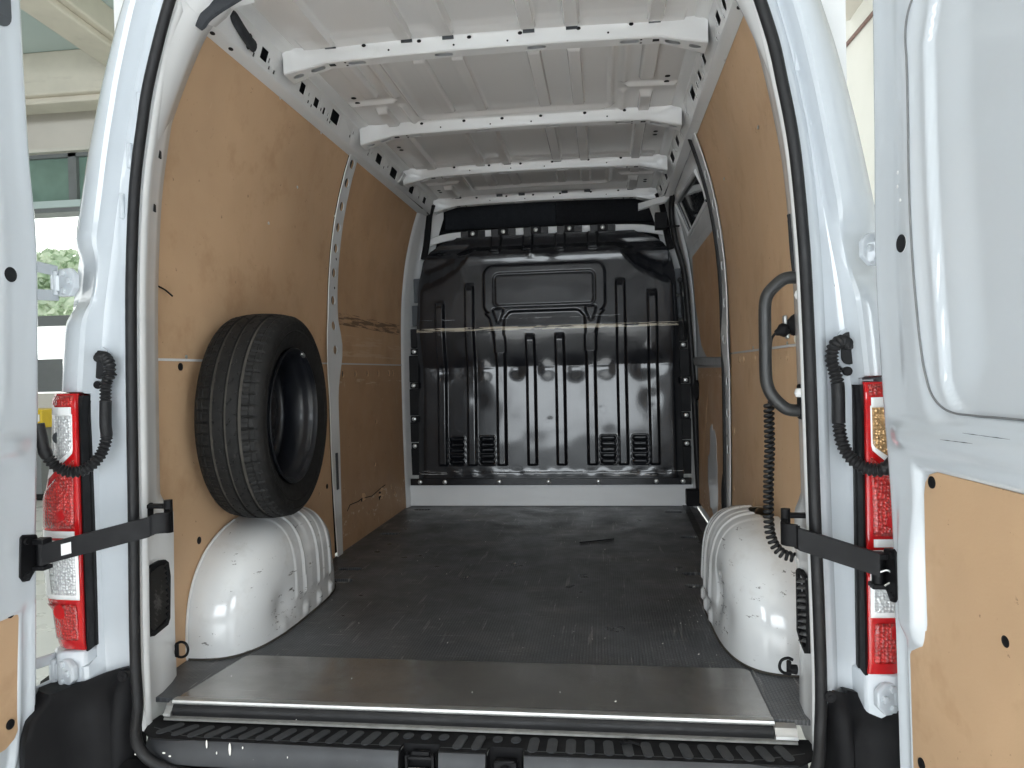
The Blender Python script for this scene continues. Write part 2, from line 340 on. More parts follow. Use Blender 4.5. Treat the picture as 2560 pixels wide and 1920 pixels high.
# left side wall of the hall: its strip window and the opening below it are real gaps
m = MB()
def quadbox(mb, x0, x1, y0, y1, z0, z1): mb.box(((x0+x1)/2, (y0+y1)/2, (z0+z1)/2), (x1-x0, y1-y0, z1-z0))
wl = empty('hall_wall', (-6, YW, -.6)); struct(wl)
p_w0 = at(130, 384, Y=YW).z; p_w1 = at(130, 505, Y=YW).z; p_w2 = at(130, 522, Y=YW).z
m = MB(); quadbox(m, -14, -1.4, YW, YW+.3, p_w0+.05, 6.6); m.build('upper_wall', 'wall_cream', wl)
m = MB(); quadbox(m, -14, -1.4, YW-.06, YW+.24, p_w2, p_w1); m.build('window_sill', 'panel_mint', wl)
m = MB(); quadbox(m, -14, -1.4, YW-.08, YW+.1, p_w0, p_w0+.05); m.build('window_head', 'concrete_white', wl)
m = MB(); quadbox(m, -14, -1.4, YW-.03, YW+.26, p_w2-.06, p_w2); m.build('under_sill_trim', 'frame_grey', wl)  # thin grey strip below the window sill
for zz, hh in ((at(130, 655, Y=YW).z, 0), ):
    pass
z_a, z_b = at(120, 790, Y=YW).z, at(120, 815, Y=YW).z
m = MB(); quadbox(m, -14, -1.4, YW-.02, YW+.1, z_b, z_a); m.build('transom', 'frame_grey', wl)
z_c, z_d = at(120, 898, Y=YW).z, at(120, 980, Y=YW).z
m = MB(); quadbox(m, -14, -1.4, YW-.02, YW+.1, z_d, z_c); m.build('dark_sill', 'frame_grey', wl)
m = MB(); quadbox(m, -14, -1.4, YW, YW+.2, -.6, z_d-.02); m.build('lower_wall', 'wall_cream', wl)
hw = empty('hall_window', (-5.9, YW, p_w1)); tag(hw, 'green tinted strip window with grey mullions high on the hall wall', 'window')
x_m = at(168, 440, Y=YW).x
m = MB(); quadbox(m, -14, x_m, YW+.08, YW+.10, p_w1, p_w0); m.build('pane', 'green_glass', hw)
m = MB(); quadbox(m, x_m+.12, -1.4, YW+.08, YW+.10, p_w1, p_w0); m.build('pane', 'green_glass', hw)
m = MB(); quadbox(m, x_m, x_m+.12, YW+.02, YW+.11, p_w1, p_w0); m.build('mullion', 'frame_grey', hw)
m = MB(); quadbox(m, -14, -1.4, YW+.02, YW+.12, p_w0-.05, p_w0); m.build('frame', 'frame_grey', hw)
# daylight outside the opening
m = MB(); m.grid(lambda u, v: (u, YW+5, v), frange(-40, 6, 3), frange(-3, 14, 3)); o = m.build('sky', 'outdoor_sky'); struct(o)
def bush(name, c, rx, rz, n, label):
    t = empty(name, (c[0], c[1], -.6)); tag(t, label, 'shrub')
    m = MB(); rnd = random.Random(hash(name) % 100 if False else int(abs(c[0])*10))
    for i in range(n):
        while True:
            p = Vector((rnd.uniform(-1, 1), rnd.uniform(-1, 1), rnd.uniform(-1, 1)))
            if p.length < 1: break
        q = Vector(c)+Vector((p.x*rx, p.y*rx*.6, p.z*rz)); a = rnd.uniform(0, 6.28); e = .05+.06*rnd.random()
        u = Vector((math.cos(a), math.sin(a), rnd.uniform(-.6, .6)))*e; v = Vector((-math.sin(a)*.4, math.cos(a)*.4, 1)).normalized()*e*.7
        m.add([q-u, q-v*.6, q+u, q+v], [(0, 1, 2, 3)])
    m.build('foliage', 'leaf', t, smooth=0)
    
pb = at(125, 655, Y=YW+3.2); bush('green_shrub', (pb.x, pb.y, pb.z-.45), 2.2, .62, 6000, 'bright green shrub outside the opening behind the upper door hinge')
pb = at(118, 765, Y=YW+2.6); bush('low_shrub', (pb.x, pb.y, pb.z), 1.0, .2, 900, 'low strip of green leaves outside below the upper door hinge')
# yellow machine far behind the left tail light
ym = empty('yellow_cart', (*at(113, 1050, Y=YW-1.2)[:2], -.6)); tag(ym, 'yellow and white cart standing beyond the left tail light', 'cart')
pa, pb_ = at(104, 1022, Y=YW-1.2), at(118, 1066, Y=YW-1.2)
m = MB(); m.box(((pa.x+pb_.x)/2-.2, YW-1.2, (pa.z+pb_.z)/2), (.75, .5, pa.z-pb_.z)); m.build('cabinet', 'yellow_paint', ym, bevel=.01)
m = MB(); m.box(((pa.x+pb_.x)/2-.2, YW-1.455, (pa.z+pb_.z)/2+.01), (.70, .02, .08)); m.build('front_band', 'sticker', ym, bevel=.004)
m = MB(); m.box(((pa.x+pb_.x)/2-.2, YW-1.2, (-.52+pb_.z)/2), (.6, .4, pb_.z+.52-.002)); m.build('chassis', 'frame_grey', ym, bevel=.01)
for sx in (-.24, .24):
    for sy in (-.14, .14):
        m = MB(); m.tube([((pa.x+pb_.x)/2-.2+sx-.03, YW-1.2+sy, -.54), ((pa.x+pb_.x)/2-.2+sx+.03, YW-1.2+sy, -.54)], .06, 14); m.build('caster', 'rubber', ym)
# concrete beams and pale roof panels of the hall, upper left; plain wall with a pipe, upper right
ce = empty('hall_ceiling', (-4, 3, 4)); struct(ce)
zc = 4.9
c0 = at(150, 80, Z=zc)
for i in range(8):
    x0 = -9.2+i*1.15
    m = MB(); quadbox(m, x0+.008, x0+1.142, 1.0, YW+.3, zc, zc+.08); m.build('ceiling_panel', 'panel_mint', ce)
m = MB(); quadbox(m, -12, 6, -9, YW+.3, zc+.09, zc+.12); m.build('roof_deck', 'wall_cream', ce)
def beam(p, q, w, h, nm='ceiling_beam'):
    d = (q-p); d.z = 0; l = d.length; d.normalize(); M = Matrix.Rotation(math.atan2(d.y, d.x), 3, 'Z')
    m = MB(); m.box(((p.x+q.x)/2, (p.y+q.y)/2, zc-h/2), (l, w, h), M); m.box(((p.x+q.x)/2, (p.y+q.y)/2, zc-h-.04), (l, w*.7, .08), M)
    return m.build(nm, 'beam_paint', ce, bevel=.02)
a1, a2 = at(95, 0, Z=zc-.3), at(262, 120, Z=zc-.3); d_ = (a2-a1)
beam(a1-d_*2, a2+d_*4, .55, .3)
b1 = at(70, 225, Y=YW-.6).copy(); b2 = at(240, 215, Y=YW-.6).copy(); beam(Vector((-12, YW-.55, 0)), Vector((-1.4, YW-.55, 0)), .5, zc-at(150, 250, Y=YW-.6).z)
beam(Vector((-12, 4.2, 0)), Vector((-4.2, 4.2, 0)), .5, .3)
wr = empty('hall_side_wall', (6, 3, -.6)); struct(wr)
m = MB(); quadbox(m, 3.4, 3.6, -1, 12, -.6, 9); m.build('plaster', 'wall_right', wr)
pa_, pb2 = at(2105, 125, X=3.38), at(2200, 12, X=3.38); m = MB(); m.tube([pa_+(pa_-pb2)*1.2, pb2+(pb2-pa_)*1.5], .022, 8); o = m.build('wall_pipe', 'pipe_brown'); tag(o, 'thin brown pipe running diagonally across the pale wall at upper right', 'pipe')

# ================================================================== the van
van = empty('cargo_van', (0, 1.2, -.60))
tag(van, 'white cargo van seen through its open rear doors into the load bay', 'van')
seal_tab = smooth_tab([(-.032, .757), (.02, .772), (.11, .775), (.26, .773), (.48, .768), (.72, .764), (.90, .760), (1.05, .754), (1.24, .739), (1.38, .716), (1.485, .694), (1.59, .666), (1.66, .638)])
Sx = lambda z: interp(seal_tab, z)
body_tab = smooth_tab([(-.1, 1.03), (.3, 1.038), (.6, 1.036), (.775, 1.028), (.95, 1.010), (1.07, .990), (1.2, .966), (1.33, .940), (1.43, .916), (1.54, .886), (1.72, .826), (1.85, .75)])
Wx = lambda z: interp(body_tab, z)
wall_tab = smooth_tab([(0, .835), (.3, .842), (.7, .845), (.95, .843), (1.2, .834), (1.42, .808), (1.6, .768), (1.745, .722)])
Lx = lambda z: interp(wall_tab, z)
YB = 2.58

# ---- rear corner pillars
def pillar(sg):
    P = empty('rear_pillar', (sg*.9, -.05, .05), van)
    def lamp(z): return sst(.10, .125, z)*(1-sst(.752, .760, z))        # notch for the tail light
    def hnotch(z): return math.exp(-((z-1.03)/.075)**4)
    zs = sorted(set([round(.055+i*.02, 4) for i in range(91)]+[.750, .754, .762]+[.098, .112, .128, .758, .772, .786]))
    secs = []; inn = []
    for z in zs:
        w, s, l, h = Wx(z)-(.03 if sg > 0 else 0), Sx(z), lamp(z), hnotch(z)
        cor = .115-.02*sst(1.1, 1.8, z)
        e = w-cor+.03*sst(.62, .9, 1.0-abs(z-.9)) if False else w-cor
        pts = [(w, 1.2), (w, .2), (w-.002-.05*l, .06), (w-.012-.08*l, .0+.06*l), (w-.03-.08*l-.01*h, -.045+.11*l+.03*h), (w-.06-.06*l, -.078+.14*l+.045*h), (e+.02-.012*l, -.092+.13*l+.045*h), (e+.004, -.095+.10*l+.03*h), (e-.004, -.088+.05*l+.02*h),
               (e-.010, -.066), (e-.022, -.052), (e-.03, -.050), (s+.075, -.050), (s+.062, -.052), (s+.05, -.058), (s+.038, -.078), (s+.03, -.084), (s+.012, -.088), (s+.006, -.092)]
        # shallow spot-weld pads in the channel
        secs.append([(sg*x, y, z) for x, y in pts])
        k = 1-sst(.44, .50, z)
        xi, yi = .795+(0)*k, .035
        o1 = .020 if sg > 0 else 0.
        inn.append([(sg*x, y, z) for x, y in ((s+.006, -.09), (s-.006, -.092), (s-.010, -.086), (s-.008, -.07), (s+.004+.004*k-o1*.3, -.045), (s+.018-.01*k-o1*.6, .0+.0*k), (s+.032-.012*k-o1, .04+.02*k), (s+.045-.012*k-o1, .05+.05*k), (s+.075, .055+.06*k), (.9, .06+.06*k))])
    m = MB(); m.loft(secs); m.build('outer_pillar', 'white_paint', P, smooth=32)
    inn = [[(x, y, zz) for x, y, _ in inn[0]] for zz in (-.055, -.02, .02)]+inn; m = MB(); m.loft(inn); m.build('inner_pillar', 'inner_white', P, smooth=50)
    # raised weld pads of the drain channel
    for z in (.93, .76, 1.21, 1.33, 1.45):
        if sg > 0 or z > 1.0:
            m = MB(); e = Wx(z)-.115; m.box((sg*(e-.034), -.053, z), (.012, .014, .062)); m.build('weld_pad', 'white_paint', P, bevel=.004)
    # square clip holes of the inner flange
    for z in ((1.34, 1.21) if sg < 0 else (1.42, 1.27)):
        m = MB(); a = Vector((sg*(Sx(z)+.012), -.018, z)); m.box(a, (.004, .014, .018), Matrix.Rotation(sg*rad(-18), 3, 'Z')); m.build('clip_hole', 'dark_void', P)
    return P
mirror(pillar)

# ---- rear header with its corner slots (mostly above the picture)
hd = empty('rear_header', (0, -.05, 1.75), van)
m = MB(); secs = []
for i in range(41):
    t = i/40; x = -.62+1.24*t; e = abs(x)/.62; zl = 1.795-.055*e**3.2-.075*sst(.82, 1, e)
    secs.append([(x, .07, zl+.045), (x, .055, zl+.01), (x, .02, zl), (x, -.04, zl-.002), (x, -.085, zl+.012), (x, -.09, zl+.02), (x, -.085, zl+.05), (x, -.05, zl+.11)])
m.loft(secs); m.build('header_panel', 'inner_white', hd, smooth=50)
# corner gusset closing pillar to header
def gusset(sg):
    e0 = [(.62, 1.66), (.655, 1.585), (.70, 1.45), (.735, 1.26)]
    inner = [(637, 6), (587, 20), (556, 38), (518, 89), (490, 150), (463, 216), (424, 328), (401, 424), (386, 560)]
    ip = [at(px, py, Y=.05) for px, py in inner]; ip = crv(ip, 4)
    op = crv([Vector((-.50, -.085, 1.80)), Vector((-.58, -.085, 1.735)), Vector((-.625, -.085, 1.68)), Vector((-.655, -.085, 1.60)), Vector((-.680, -.085, 1.51)), Vector((-.700, -.085, 1.43)), Vector((-.716, -.085, 1.36)), Vector((-.728, -.085, 1.28)), Vector((-.741, -.085, 1.16))], 4)
    secs = []
    for a, b in zip(op, ip):
        mid = a*.35+b*.65+Vector((.012, -.02, -.008)); secs.append([tuple(p) for p in (a+Vector((-.02, .01, .02)), a, a*.8+b*.2+Vector((.006, 0, -.004)), mid, b, b+Vector((-.03, .012, .03)), b+Vector((-.09, .02, .05)))])
    if sg > 0: secs = [[(-x, y, z) for x, y, z in q] for q in secs]
    m = MB(); m.loft(secs); m.build('corner_gusset', 'inner_white', hd, smooth=60)
    # long dark slot with foam in the gusset
    if sg < 0:
        cen = [at(*p, Y=-.02) for p in ((492, 68), (510, 40), (540, 16), (575, -6), (615, -30))]
        m = MB(); m.tube(crv(cen, 5), [.016, .019, .021, .021]+[.021]*17, 10, flat=.5); m.build('foam_slot', 'foam', hd)
mirror(gusset)

# ---- rubber door seal, one closed loop round the opening
sp = [(x, -.115, z) for x, z in [(-interp(seal_tab, z), z) for z in (1.66, 1.485, 1.38, 1.24, 1.05, .9, .72, .48, .26, .11, .02)]]
low = [(-.757, -.032), (-.731, -.068), (-.692, -.092), (-.63, -.108), (-.5, -.118), (-.25, -.122), (0, -.123), (.25, -.122), (.5, -.118), (.63, -.108), (.692, -.092), (.731, -.068), (.757, -.032)]
sp += [(x, -.120-.04*sst(.05, -.08, z), z-.004) for x, z in low]
sp += [(-x, y, z) for x, y, z in reversed(sp[:11])]
sp += [(.60, -.11, 1.73), (.52, -.105, 1.785), (.40, -.105, 1.815), (0, -.105, 1.83), (-.40, -.105, 1.815), (-.52, -.105, 1.785), (-.60, -.11, 1.73)]
m = MB(); m.tube(crv(sp, 8, True), .0125, 14, True); m.build('door_seal', 'rubber', van, smooth=60)

# ---- load floor with oval lashing recesses
def arch_y(): pass
recess = [D(912, 1101, Z=0), D(1455, 1106, Z=0), D(843, 1153, Z=0), D(1492, 1160, Z=0), D(757, 1229, Z=0), D(737, 1254, Z=0), D(1500, 1240, Z=0), D(1510, 1266, Z=0)]
def stadium(cx, cy, w, h, n=8):
    o = []; r = min(w, h)/2
    for k in range(n+1): a = -math.pi/2+math.pi*k/n; o.append((cx+(w/2-r)+r*math.cos(a), cy+r*math.sin(a)))
    for k in range(n+1): a = math.pi/2+math.pi*k/n; o.append((cx-(w/2-r)+r*math.cos(a), cy+r*math.sin(a)))
    return o
holes = [stadium(p.x, p.y, .10, .042) for p in recess]
m = MB(); m.plate([(-.84, -.030), (.84, -.030), (.84, 2.585), (-.84, 2.585)], holes, lambda u, v, w: (u, v, -w), .012); fl = m.build('load_floor', 'floor_mat', van, smooth=0)
for p in recess:
    m = MB(); m.box((p.x, p.y, -.03), (.11, .05, .03)); m.box((p.x-.03, p.y, -.012), (.012, .03, .01)); m.build('lashing_recess', 'dark_void', fl)
# scraps on the floor
m = MB(); rnd = random.Random(3)
spots = [(1095, 1222), (965, 1240), (880, 1310), (1000, 1395), (1135, 1215), (1105, 1320), (915, 1205), (1190, 1140), (1090, 1330), (760, 1180), (1490, 1305), (1500, 1310), (1515, 1330), (1530, 1370), (1545, 1390), (1480, 1300), (1400, 1210), (890, 1480), (1020, 1500), (1210, 1500), (760, 1470), (1330, 1520), (640, 1560), (500, 1465)]
spots += [(rnd.uniform(700, 1550), rnd.uniform(1130, 1400)) for _ in range(60)]+[(rnd.uniform(1440, 1600), rnd.uniform(1290, 1420)) for _ in range(40)]
for x, y in spots:
    p = D(x, y, Z=.001); e = rnd.uniform(.0012, .0035); a = rnd.uniform(0, 3); z = .006 if p.y < .24 else .001
    u = Vector((math.cos(a), math.sin(a), .1))*e; v = Vector((-math.sin(a), math.cos(a), .2))*e*.5
    c = Vector((p.x, p.y, z)); m.add([c-u, c-v, c+u+Vector((0, 0, .001)), c+v+Vector((0, 0, .0015))], [(0, 1, 2, 3)])
o = m.build('paint_flakes', 'flake_white', None, smooth=0); tag(o, 'tiny white paint flakes scattered over the dark load floor', 'flakes', kind='stuff')
p0, p1 = D(1252, 1172, Z=.003), D(1326, 1164, Z=.003)
m = MB(); m.tube(crv([p0, (p0+p1)/2+Vector((0, .004, -.001)), p1], 6), .0022, 6); o = m.build('plastic_strip', 'black_plastic'); tag(o, 'thin black plastic strip lying on the dark load floor', 'strip')
# right edge strip of the floor at the sliding door
m = MB(); m.plate([(.735, 1.02), (.765, 1.02), (.80, 2.57), (.765, 2.57)], [], lambda u, v, w: (u, v, .006-w), .005); m.build('edge_strip', 'grey_plastic', van, smooth=0, bevel=.001)

# ---- threshold sheet and sill extrusion
out = [(-.722, -.046), (.692, -.046)]
out += [(.672+.02*math.cos(rad(a)), .215+.02*math.sin(rad(a))) for a in (10, 40, 70, 90)]
out += [(-.662+.02*math.cos(rad(a)), .215+.02*math.sin(rad(a))) for a in (90, 110, 140, 170)]
m = MB(); m.plate(out, [], lambda u, v, w: (u, v, .0055-w), .004); m.build('threshold_sheet', 'sill_sheet', van, smooth=0, bevel=.001)
def extrude_x(prof, x0, x1, n=2): return [[(x, y, z) for y, z in prof] for x in frange(x0, x1, n)]
m = MB(); m.loft(extrude_x([(-.034, .0062), (-.050, .0085), (-.056, .0070), (-.058, .002), (-.056, -.003), (-.04, -.005)], -.722, .692), closed=True, cap=True); m.build('sill_nosing', 'aluminium', van, smooth=50)
m = MB(); m.loft(extrude_x([(-.050, -.003), (-.057, -.005), (-.0615, -.012), (-.0625, -.020), (-.061, -.029), (-.045, -.029)], -.720, .690), closed=True, cap=True); m.build('sill_rubber', 'rubber', van, smooth=50)
m = MB(); m.loft(extrude_x([(-.04, -.027), (-.064, -.0295), (-.069, -.032), (-.070, -.0365), (-.04, -.0365)], -.738, .738), closed=True, cap=True); m.build('sill_lip', 'dull_lip', van, smooth=50)
for sg in (-1, 1):
    x0, x1 = ((-.740, -.7225) if sg < 0 else (.6925, .740))
    m = MB(); m.loft(extrude_x([(-.036, -.004), (-.054, -.008), (-.058, -.016), (-.066, -.022), (-.067, -.0285), (-.036, -.0285)], x0, x1), closed=True, cap=True); m.build('sill_end', 'aluminium', van, smooth=30)

# ---- black plastic step with oval grip pads and two latch wells
st = empty('entry_step', (0, -.12, -.08), van)
wells = [(at(1047, 1888, Y=-.15).x, .082), (at(1262, 1900, Y=-.15).x, .076)]
def step_out():
    o = [(-.768, -.036), (.768, -.036), (.772, -.070), (.757, -.118), (.72, -.147)]
    xs = frange(.70, -.70, 2)
    cuts = sorted(wells, reverse=True)
    for cx, w in cuts: o += [(cx+w/2+.004, -.151), (cx+w/2, -.122), (cx-w/2, -.122), (cx-w/2-.004, -.151)]
    o += [(-.72, -.147), (-.757, -.118), (-.772, -.070)]
    return o
m = MB(); m.plate(step_out(), [], lambda u, v, w: (u, v, -.041-w), .004); m.build('tread_surface', 'black_plastic', st, smooth=0)
segs = []; prev = -.745
for cx, w in sorted(wells): segs.append((prev, cx-w/2-.004)); prev = cx+w/2+.004
segs.append((prev, .745))
for i, (a, b) in enumerate(segs):
    secs = []
    for x in frange(a, b, 14):
        e = sst(.62, .77, abs(x)); dy = .040*e
        secs.append([(x, -.132+dy, -.0408), (x, -.149+dy, -.0418), (x, -.154+dy, -.047), (x, -.159+dy*.8, -.066), (x, -.162+dy*.7, -.088), (x, -.161+dy*.7, -.094), (x, -.13, -.10)])
    m = MB(); m.loft(secs, cap=True); m.build('step_face', 'grey_plastic', st, smooth=40)
for cx, w in wells:
    m = MB(); x0, x1 = cx-w/2, cx+w/2
    m.add([(x0, -.122, -.044), (x1, -.122, -.044), (x1, -.120, -.105), (x0, -.120, -.105), (x0, -.158, -.046), (x1, -.158, -.046), (x1, -.163, -.105), (x0, -.163, -.105)], [(0, 1, 2, 3), (0, 3, 7, 4), (1, 5, 6, 2), (2, 6, 7, 3)])
    m.build('latch_well', 'black_plastic', st, smooth=0)
cx = wells[0][0]
m = MB(); m.box((cx, -.146, -.095), (.070, .030, .010)); m.build('striker_base', 'sticker', st, bevel=.002)
m = MB(); m.tube([(cx-.03, -.140, -.064), (cx+.03, -.140, -.064)], .005, 8); m.box((cx-.030, -.140, -.070), (.006, .016, .03)); m.box((cx+.030, -.140, -.070), (.006, .016, .03)); m.box((cx, -.133, -.058), (.04, .01, .014)); m.build('striker_bar', 'black_metal', st, bevel=.001)
cx = wells[1][0]
m = MB(); m.box((cx, -.139, -.080), (.05, .02, .036)); m.disc((cx, -.149, -.080), (0, -1, 0), .014, .010, 12); m.tube([(cx-.026, -.143, -.064), (cx+.02, -.147, -.060)], .004, 6); m.build('latch_catch', 'black_metal', st, bevel=.002)
# grip pads: slanted ovals that straighten towards the middle
def pad_mesh(L):
    mb = MB(); o = stadium(0, 0, L, .022, 5); mb.plate(o, [], lambda u, v, w: (u*math.sin(0)+v, u, -w), .0022); return mb.mesh('grip_pad', 'grey_plastic', smooth=0)
pmesh = {True: pad_mesh(.064), False: pad_mesh(.028)}
for i in range(35):
    x = -.70+i*.0412
    slant = interp([(-.7, -38), (-.3, -20), (.1, -4), (.35, 4), (.7, 16)], x)
    short = any(abs(x-cx) < w/2+.018 for cx, w in wells)
    yc = -.110 if not short else -.092
    e = sst(.62, .75, abs(x)); yc += .012*e
    link('grip_pad', pmesh[not short], st, (x, yc, -.0382), (0, 0, rad(slant)))
p0 = D(1362, 1607, Z=-.036); m = MB(); m.tube(crv([p0+Vector((-.022, .004, 0)), p0+Vector((-.012, -.004, .004)), p0+Vector((0, .003, .003)), p0+Vector((.02, -.002, .001))], 6), .003, 6); m.tube(crv([p0+Vector((-.02, .0, 0)), p0+Vector((-.018, .012, .002)), p0+Vector((-.01, .01, .002))], 6), .0025, 6)
o = m.build('cut_cable_tie', 'black_plastic'); tag(o, 'short black cable tie scrap lying on the ribbed step', 'cable tie')
# white paint drips and chips on the step
m = MB(); rnd = random.Random(11)
for px, py, w, h in ((517, 1860, .004, .020), (575, 1873, .006, .030), (542, 1882, .003, .007), (607, 1869, .003, .006), (410, 1882, .008, .004), (425, 1890, .006, .004), (340, 1885, .006, .005), (719, 1893, .002, .005)):
    p = at(px, py, Y=-.160); m.disc((p.x, -.1605, p.z), (0, -1, 0), h/2, .001, 8, sx=w/h)
o = m.build('paint_drips', 'flake_white', st, smooth=0)

# ---- plastic bumper corners
def bumper(sg):
    B = empty('bumper_corner', (sg*.9, -.15, -.3), van)
    zs = [.062, .055, .04, .02, -.02, -.1, -.2, -.35, -.5]
    secs = []
    for z in zs:
        k = sst(.065, .0, z); r = sst(.07, -.25, z)
        px_ = [(1.045, .25), (1.05, -.02), (1.035, -.10-.04*k), (1.00+.01*r, -.15-.06*k), (.965+.012*r, -.165-.075*k), (.955+.012*r, -.168-.075*k), (.948+.01*r, -.160-.072*k), (.93, -.115-.055*k), (.90, -.075-.05*k), (.865, -.065-.05*k), (.842, -.068-.045*k), (.834, -.085-.045*k), (.822, -.088-.045*k), (.805, -.082-.04*k), (.795, -.075-.02*k), (.790, -.06)]
        zz = [z]*len(px_)
        secs.append([(sg*x, y, z+(.030*sst(.95, .80, x) if z > 0 else 0)) for x, y in px_])
    m = MB(); m.loft(secs); m.loft([secs[0][:12], [(x*.99, -.02, z-.002) for x, y, z in secs[0][:12]]]); m.build('bumper_skin', 'black_plastic', B, smooth=50)
    for px, py in (((308, 1690),) if sg < 0 else ((2075, 1741),)):
        p = at(px, py, Y=-.125); m = MB(); m.disc(p, (0, -1, .1), .012, .006, 12); m.disc(p+Vector((0, -.006, 0)), (0, -1, 0), .005, .002, 6); m.build('fixing_screw', 'black_plastic', B)
    if sg < 0:
        p = at(342, 1862, Y=-.150); m = MB(); m.disc(p, (0, -1, .1), .012, .006, 12); m.build('fixing_screw', 'black_plastic', B)
mirror(bumper)
m = MB(); secs = []
for z in (-.112, -.13, -.2, -.5): secs.append([(x, -.155-.05*sst(-.11, -.13, z)-.012*(1-(x/.8)**2), z) for x in frange(-.8, .8, 15)])
secs.insert(0, [(x, -.12, -.108) for x in frange(-.8, .8, 15)])
m.loft(secs); m.build('rear_bumper', 'black_plastic', van, smooth=50)

# ================================================================== load bay lining
def wall_sheet(sg, y0, y1, z0, z1, holes, off=0., th=.006, name='plywood_panel', mat='plywood', ny=8, nz=24, cut=None, edge=None):
    """plywood sheet bent to the side wall; holes are (y, z, ry, rz) openings cut in the sheet"""
    mb = MB()
    def mp(y, z, w): return (sg*(Lx(z)-off+w), y, z)
    # split into horizontal bands so that the sheet follows the curve of the wall
    zs = frange(z0, z1, nz)
    hol = []
    for q in holes:
        if y0+.02 < q[0] < y1-.02 and z0+.02 < q[1] < z1-.02 and all(math.hypot(q[0]-r[0], q[1]-r[1]) > .04 for r in hol): hol.append(q)
    if not hol:
        secs = [[mp(y if edge is None else edge(y, z), z, 0) for y in frange(y0, y1, ny)] for z in zs]
        back = [[mp(y if edge is None else edge(y, z), z, th) for y in frange(y0, y1, ny)] for z in zs]
        mb.loft(secs); mb.loft(back)
        mb.loft([secs[0], back[0]]); mb.loft([secs[-1], back[-1]])
        mb.loft([[s[0] for s in secs], [s[0] for s in back]]); mb.loft([[s[-1] for s in secs], [s[-1] for s in back]])
    else:
        # bands whose borders avoid the holes
        cutz = [z0]
        for z in frange(z0, z1, 9)[1:-1]:
            zz = z
            for _ in range(40):
                if any(abs(zz-h[1]) < h[3]+.006 for h in hol): zz += .008
                else: break
            if zz < z1-.01 and zz > cutz[-1]+.01: cutz.append(zz)
        cutz.append(z1)
        for a, b in zip(cutz, cutz[1:]):
            hs = []
            for (y, z, ry, rz) in hol:
                if a < z < b: hs.append([(y+ry*math.cos(k*math.pi/5), z+rz*math.sin(k*math.pi/5)) for k in range(10)])
            mb.plate([(y0, a), (y1, a), (y1, b), (y0, b)], hs, mp, th)
    return mb.build(name, mat, van, smooth=20)

# dark shell behind the lining (outer skin of the van) so that holes read dark and no light leaks in
for sg in (-1, 1):
    m = MB(); zs = frange(-.05, 1.86, 24)
    m.loft([[(sg*((max(Wx(z)-.02, Lx(z)+.03) if z < 1.7 else Wx(z)-.01)-(.034 if sg > 0 and z > .75 else 0)), y, z) for y in frange(.03, 2.95, 6)] for z in zs]); m.build('side_skin', 'white_paint', van)
    m = MB(); m.loft([[(sg*(Lx(z)+.028), y, z) for y in ((.14, 1.3) if sg > 0 else (.14, 2.7))] for z in frange(0, 1.74, 18)]); m.build('lining_backing', 'cavity', van)
# left lining: rear upper, rear lower, front upper, front lower
def dots(px_list, X, rx, rz):
    o = []
    for px, py in px_list:
        p = at(px, py, X=X); o.append((p.y, p.z, rx, rz))
    return o
S_ = 1/2.592
yP0, yP1 = 1.315, 1.425                        # the side post
wall_sheet(-1, .04, yP0+.02, .844, 1.742, [], nz=30)
h = [(1.20, .30, .010, .012), (1.24, .565, .010, .012)]
wall_sheet(-1, .04, yP0+.02, .002, .838, h)
def edge_front(y, z): return y
wall_sheet(-1, yP1-.02, 2.50, .844, 1.738, [], nz=30, mat='ply_front')
row = [q for q in (1.455, 1.52, 1.69, 1.87, 2.05, 2.24, 2.32)]
h = [(y, .795, .015, .018) for y in row]+dots([(942, 1054), (847, 1078), (1014, 1037), (938, 1160), (1011, 1130), (922, 1281), (985, 1233), (1013, 1218), (977, 1217)], -.842, .013, .013)
wall_sheet(-1, yP1-.02, 2.50, .002, .838, h, mat='ply_scuffed')
# dark scuff band of the front upper sheet is wear: thin scraped-off slivers of veneer
# broken corner low on the front sheet: torn hole with curled splinters
for px, py, w, hh, rot in ((948, 1238, .05, .055, .4), (903, 1250, .025, .028, -.3)):
    p = at(px, py, X=-.8415); m = MB(); o = []
    rnd = random.Random(int(px))
    for k in range(9):
        a = 2*math.pi*k/9; r = rnd.uniform(.55, 1.1); o.append((p.y+w/2*r*math.cos(a), p.z+hh/2*r*math.sin(a)))
    m.plate(o, [], lambda u, v, ww: (-(Lx(v)-.0012+ww), u, v), .001); m.build('torn_hole', 'dark_void', van, smooth=0)
    for k in range(4):
        a = rnd.uniform(0, 6.28); q = Vector((-.838, p.y+.4*w*math.cos(a), p.z+.4*hh*math.sin(a))); e = rnd.uniform(.010, .022)
        m = MB(); m.add([q, q+Vector((.012, e, e*.3)), q+Vector((.015, e*.3, e)), q+Vector((-.002, e*.8, e*.9))], [(0, 1, 2), (0, 2, 3), (0, 3, 1), (1, 3, 2)]); m.build('splinter', 'plywood', van, smooth=0)
# crack line running from the torn hole
pts = [at(px, py, X=-.839) for px, py in ((868, 1278), (875, 1262), (895, 1254), (905, 1246), (930, 1240), (950, 1222), (963, 1212))]
m = MB(); m.tube(pts, .0022, 5); m.build('crack', 'dark_void', van)
# thin white joint strips between upper and lower sheets
for sg, y0, y1 in ((-1, .05, 1.33), (-1, 1.41, 2.5), (1, .05, 1.30)):
    m = MB(); m.box((sg*(.8428+.001), (y0+y1)/2, .841), (.005, y1-y0, .007)); m.build('joint_strip', 'inner_white', van)
# right lining
wall_sheet(1, .04, yP0+.035, .844, 1.742, [], nz=30)
h = dots([(1848, 899), (1859, 898), (1888, 896), (1966, 890), (1836, 1078), (1836, 1218), (1884, 1256)], .843, .012, .014)
wall_sheet(1, .04, yP0+.035, .002, .838, h)
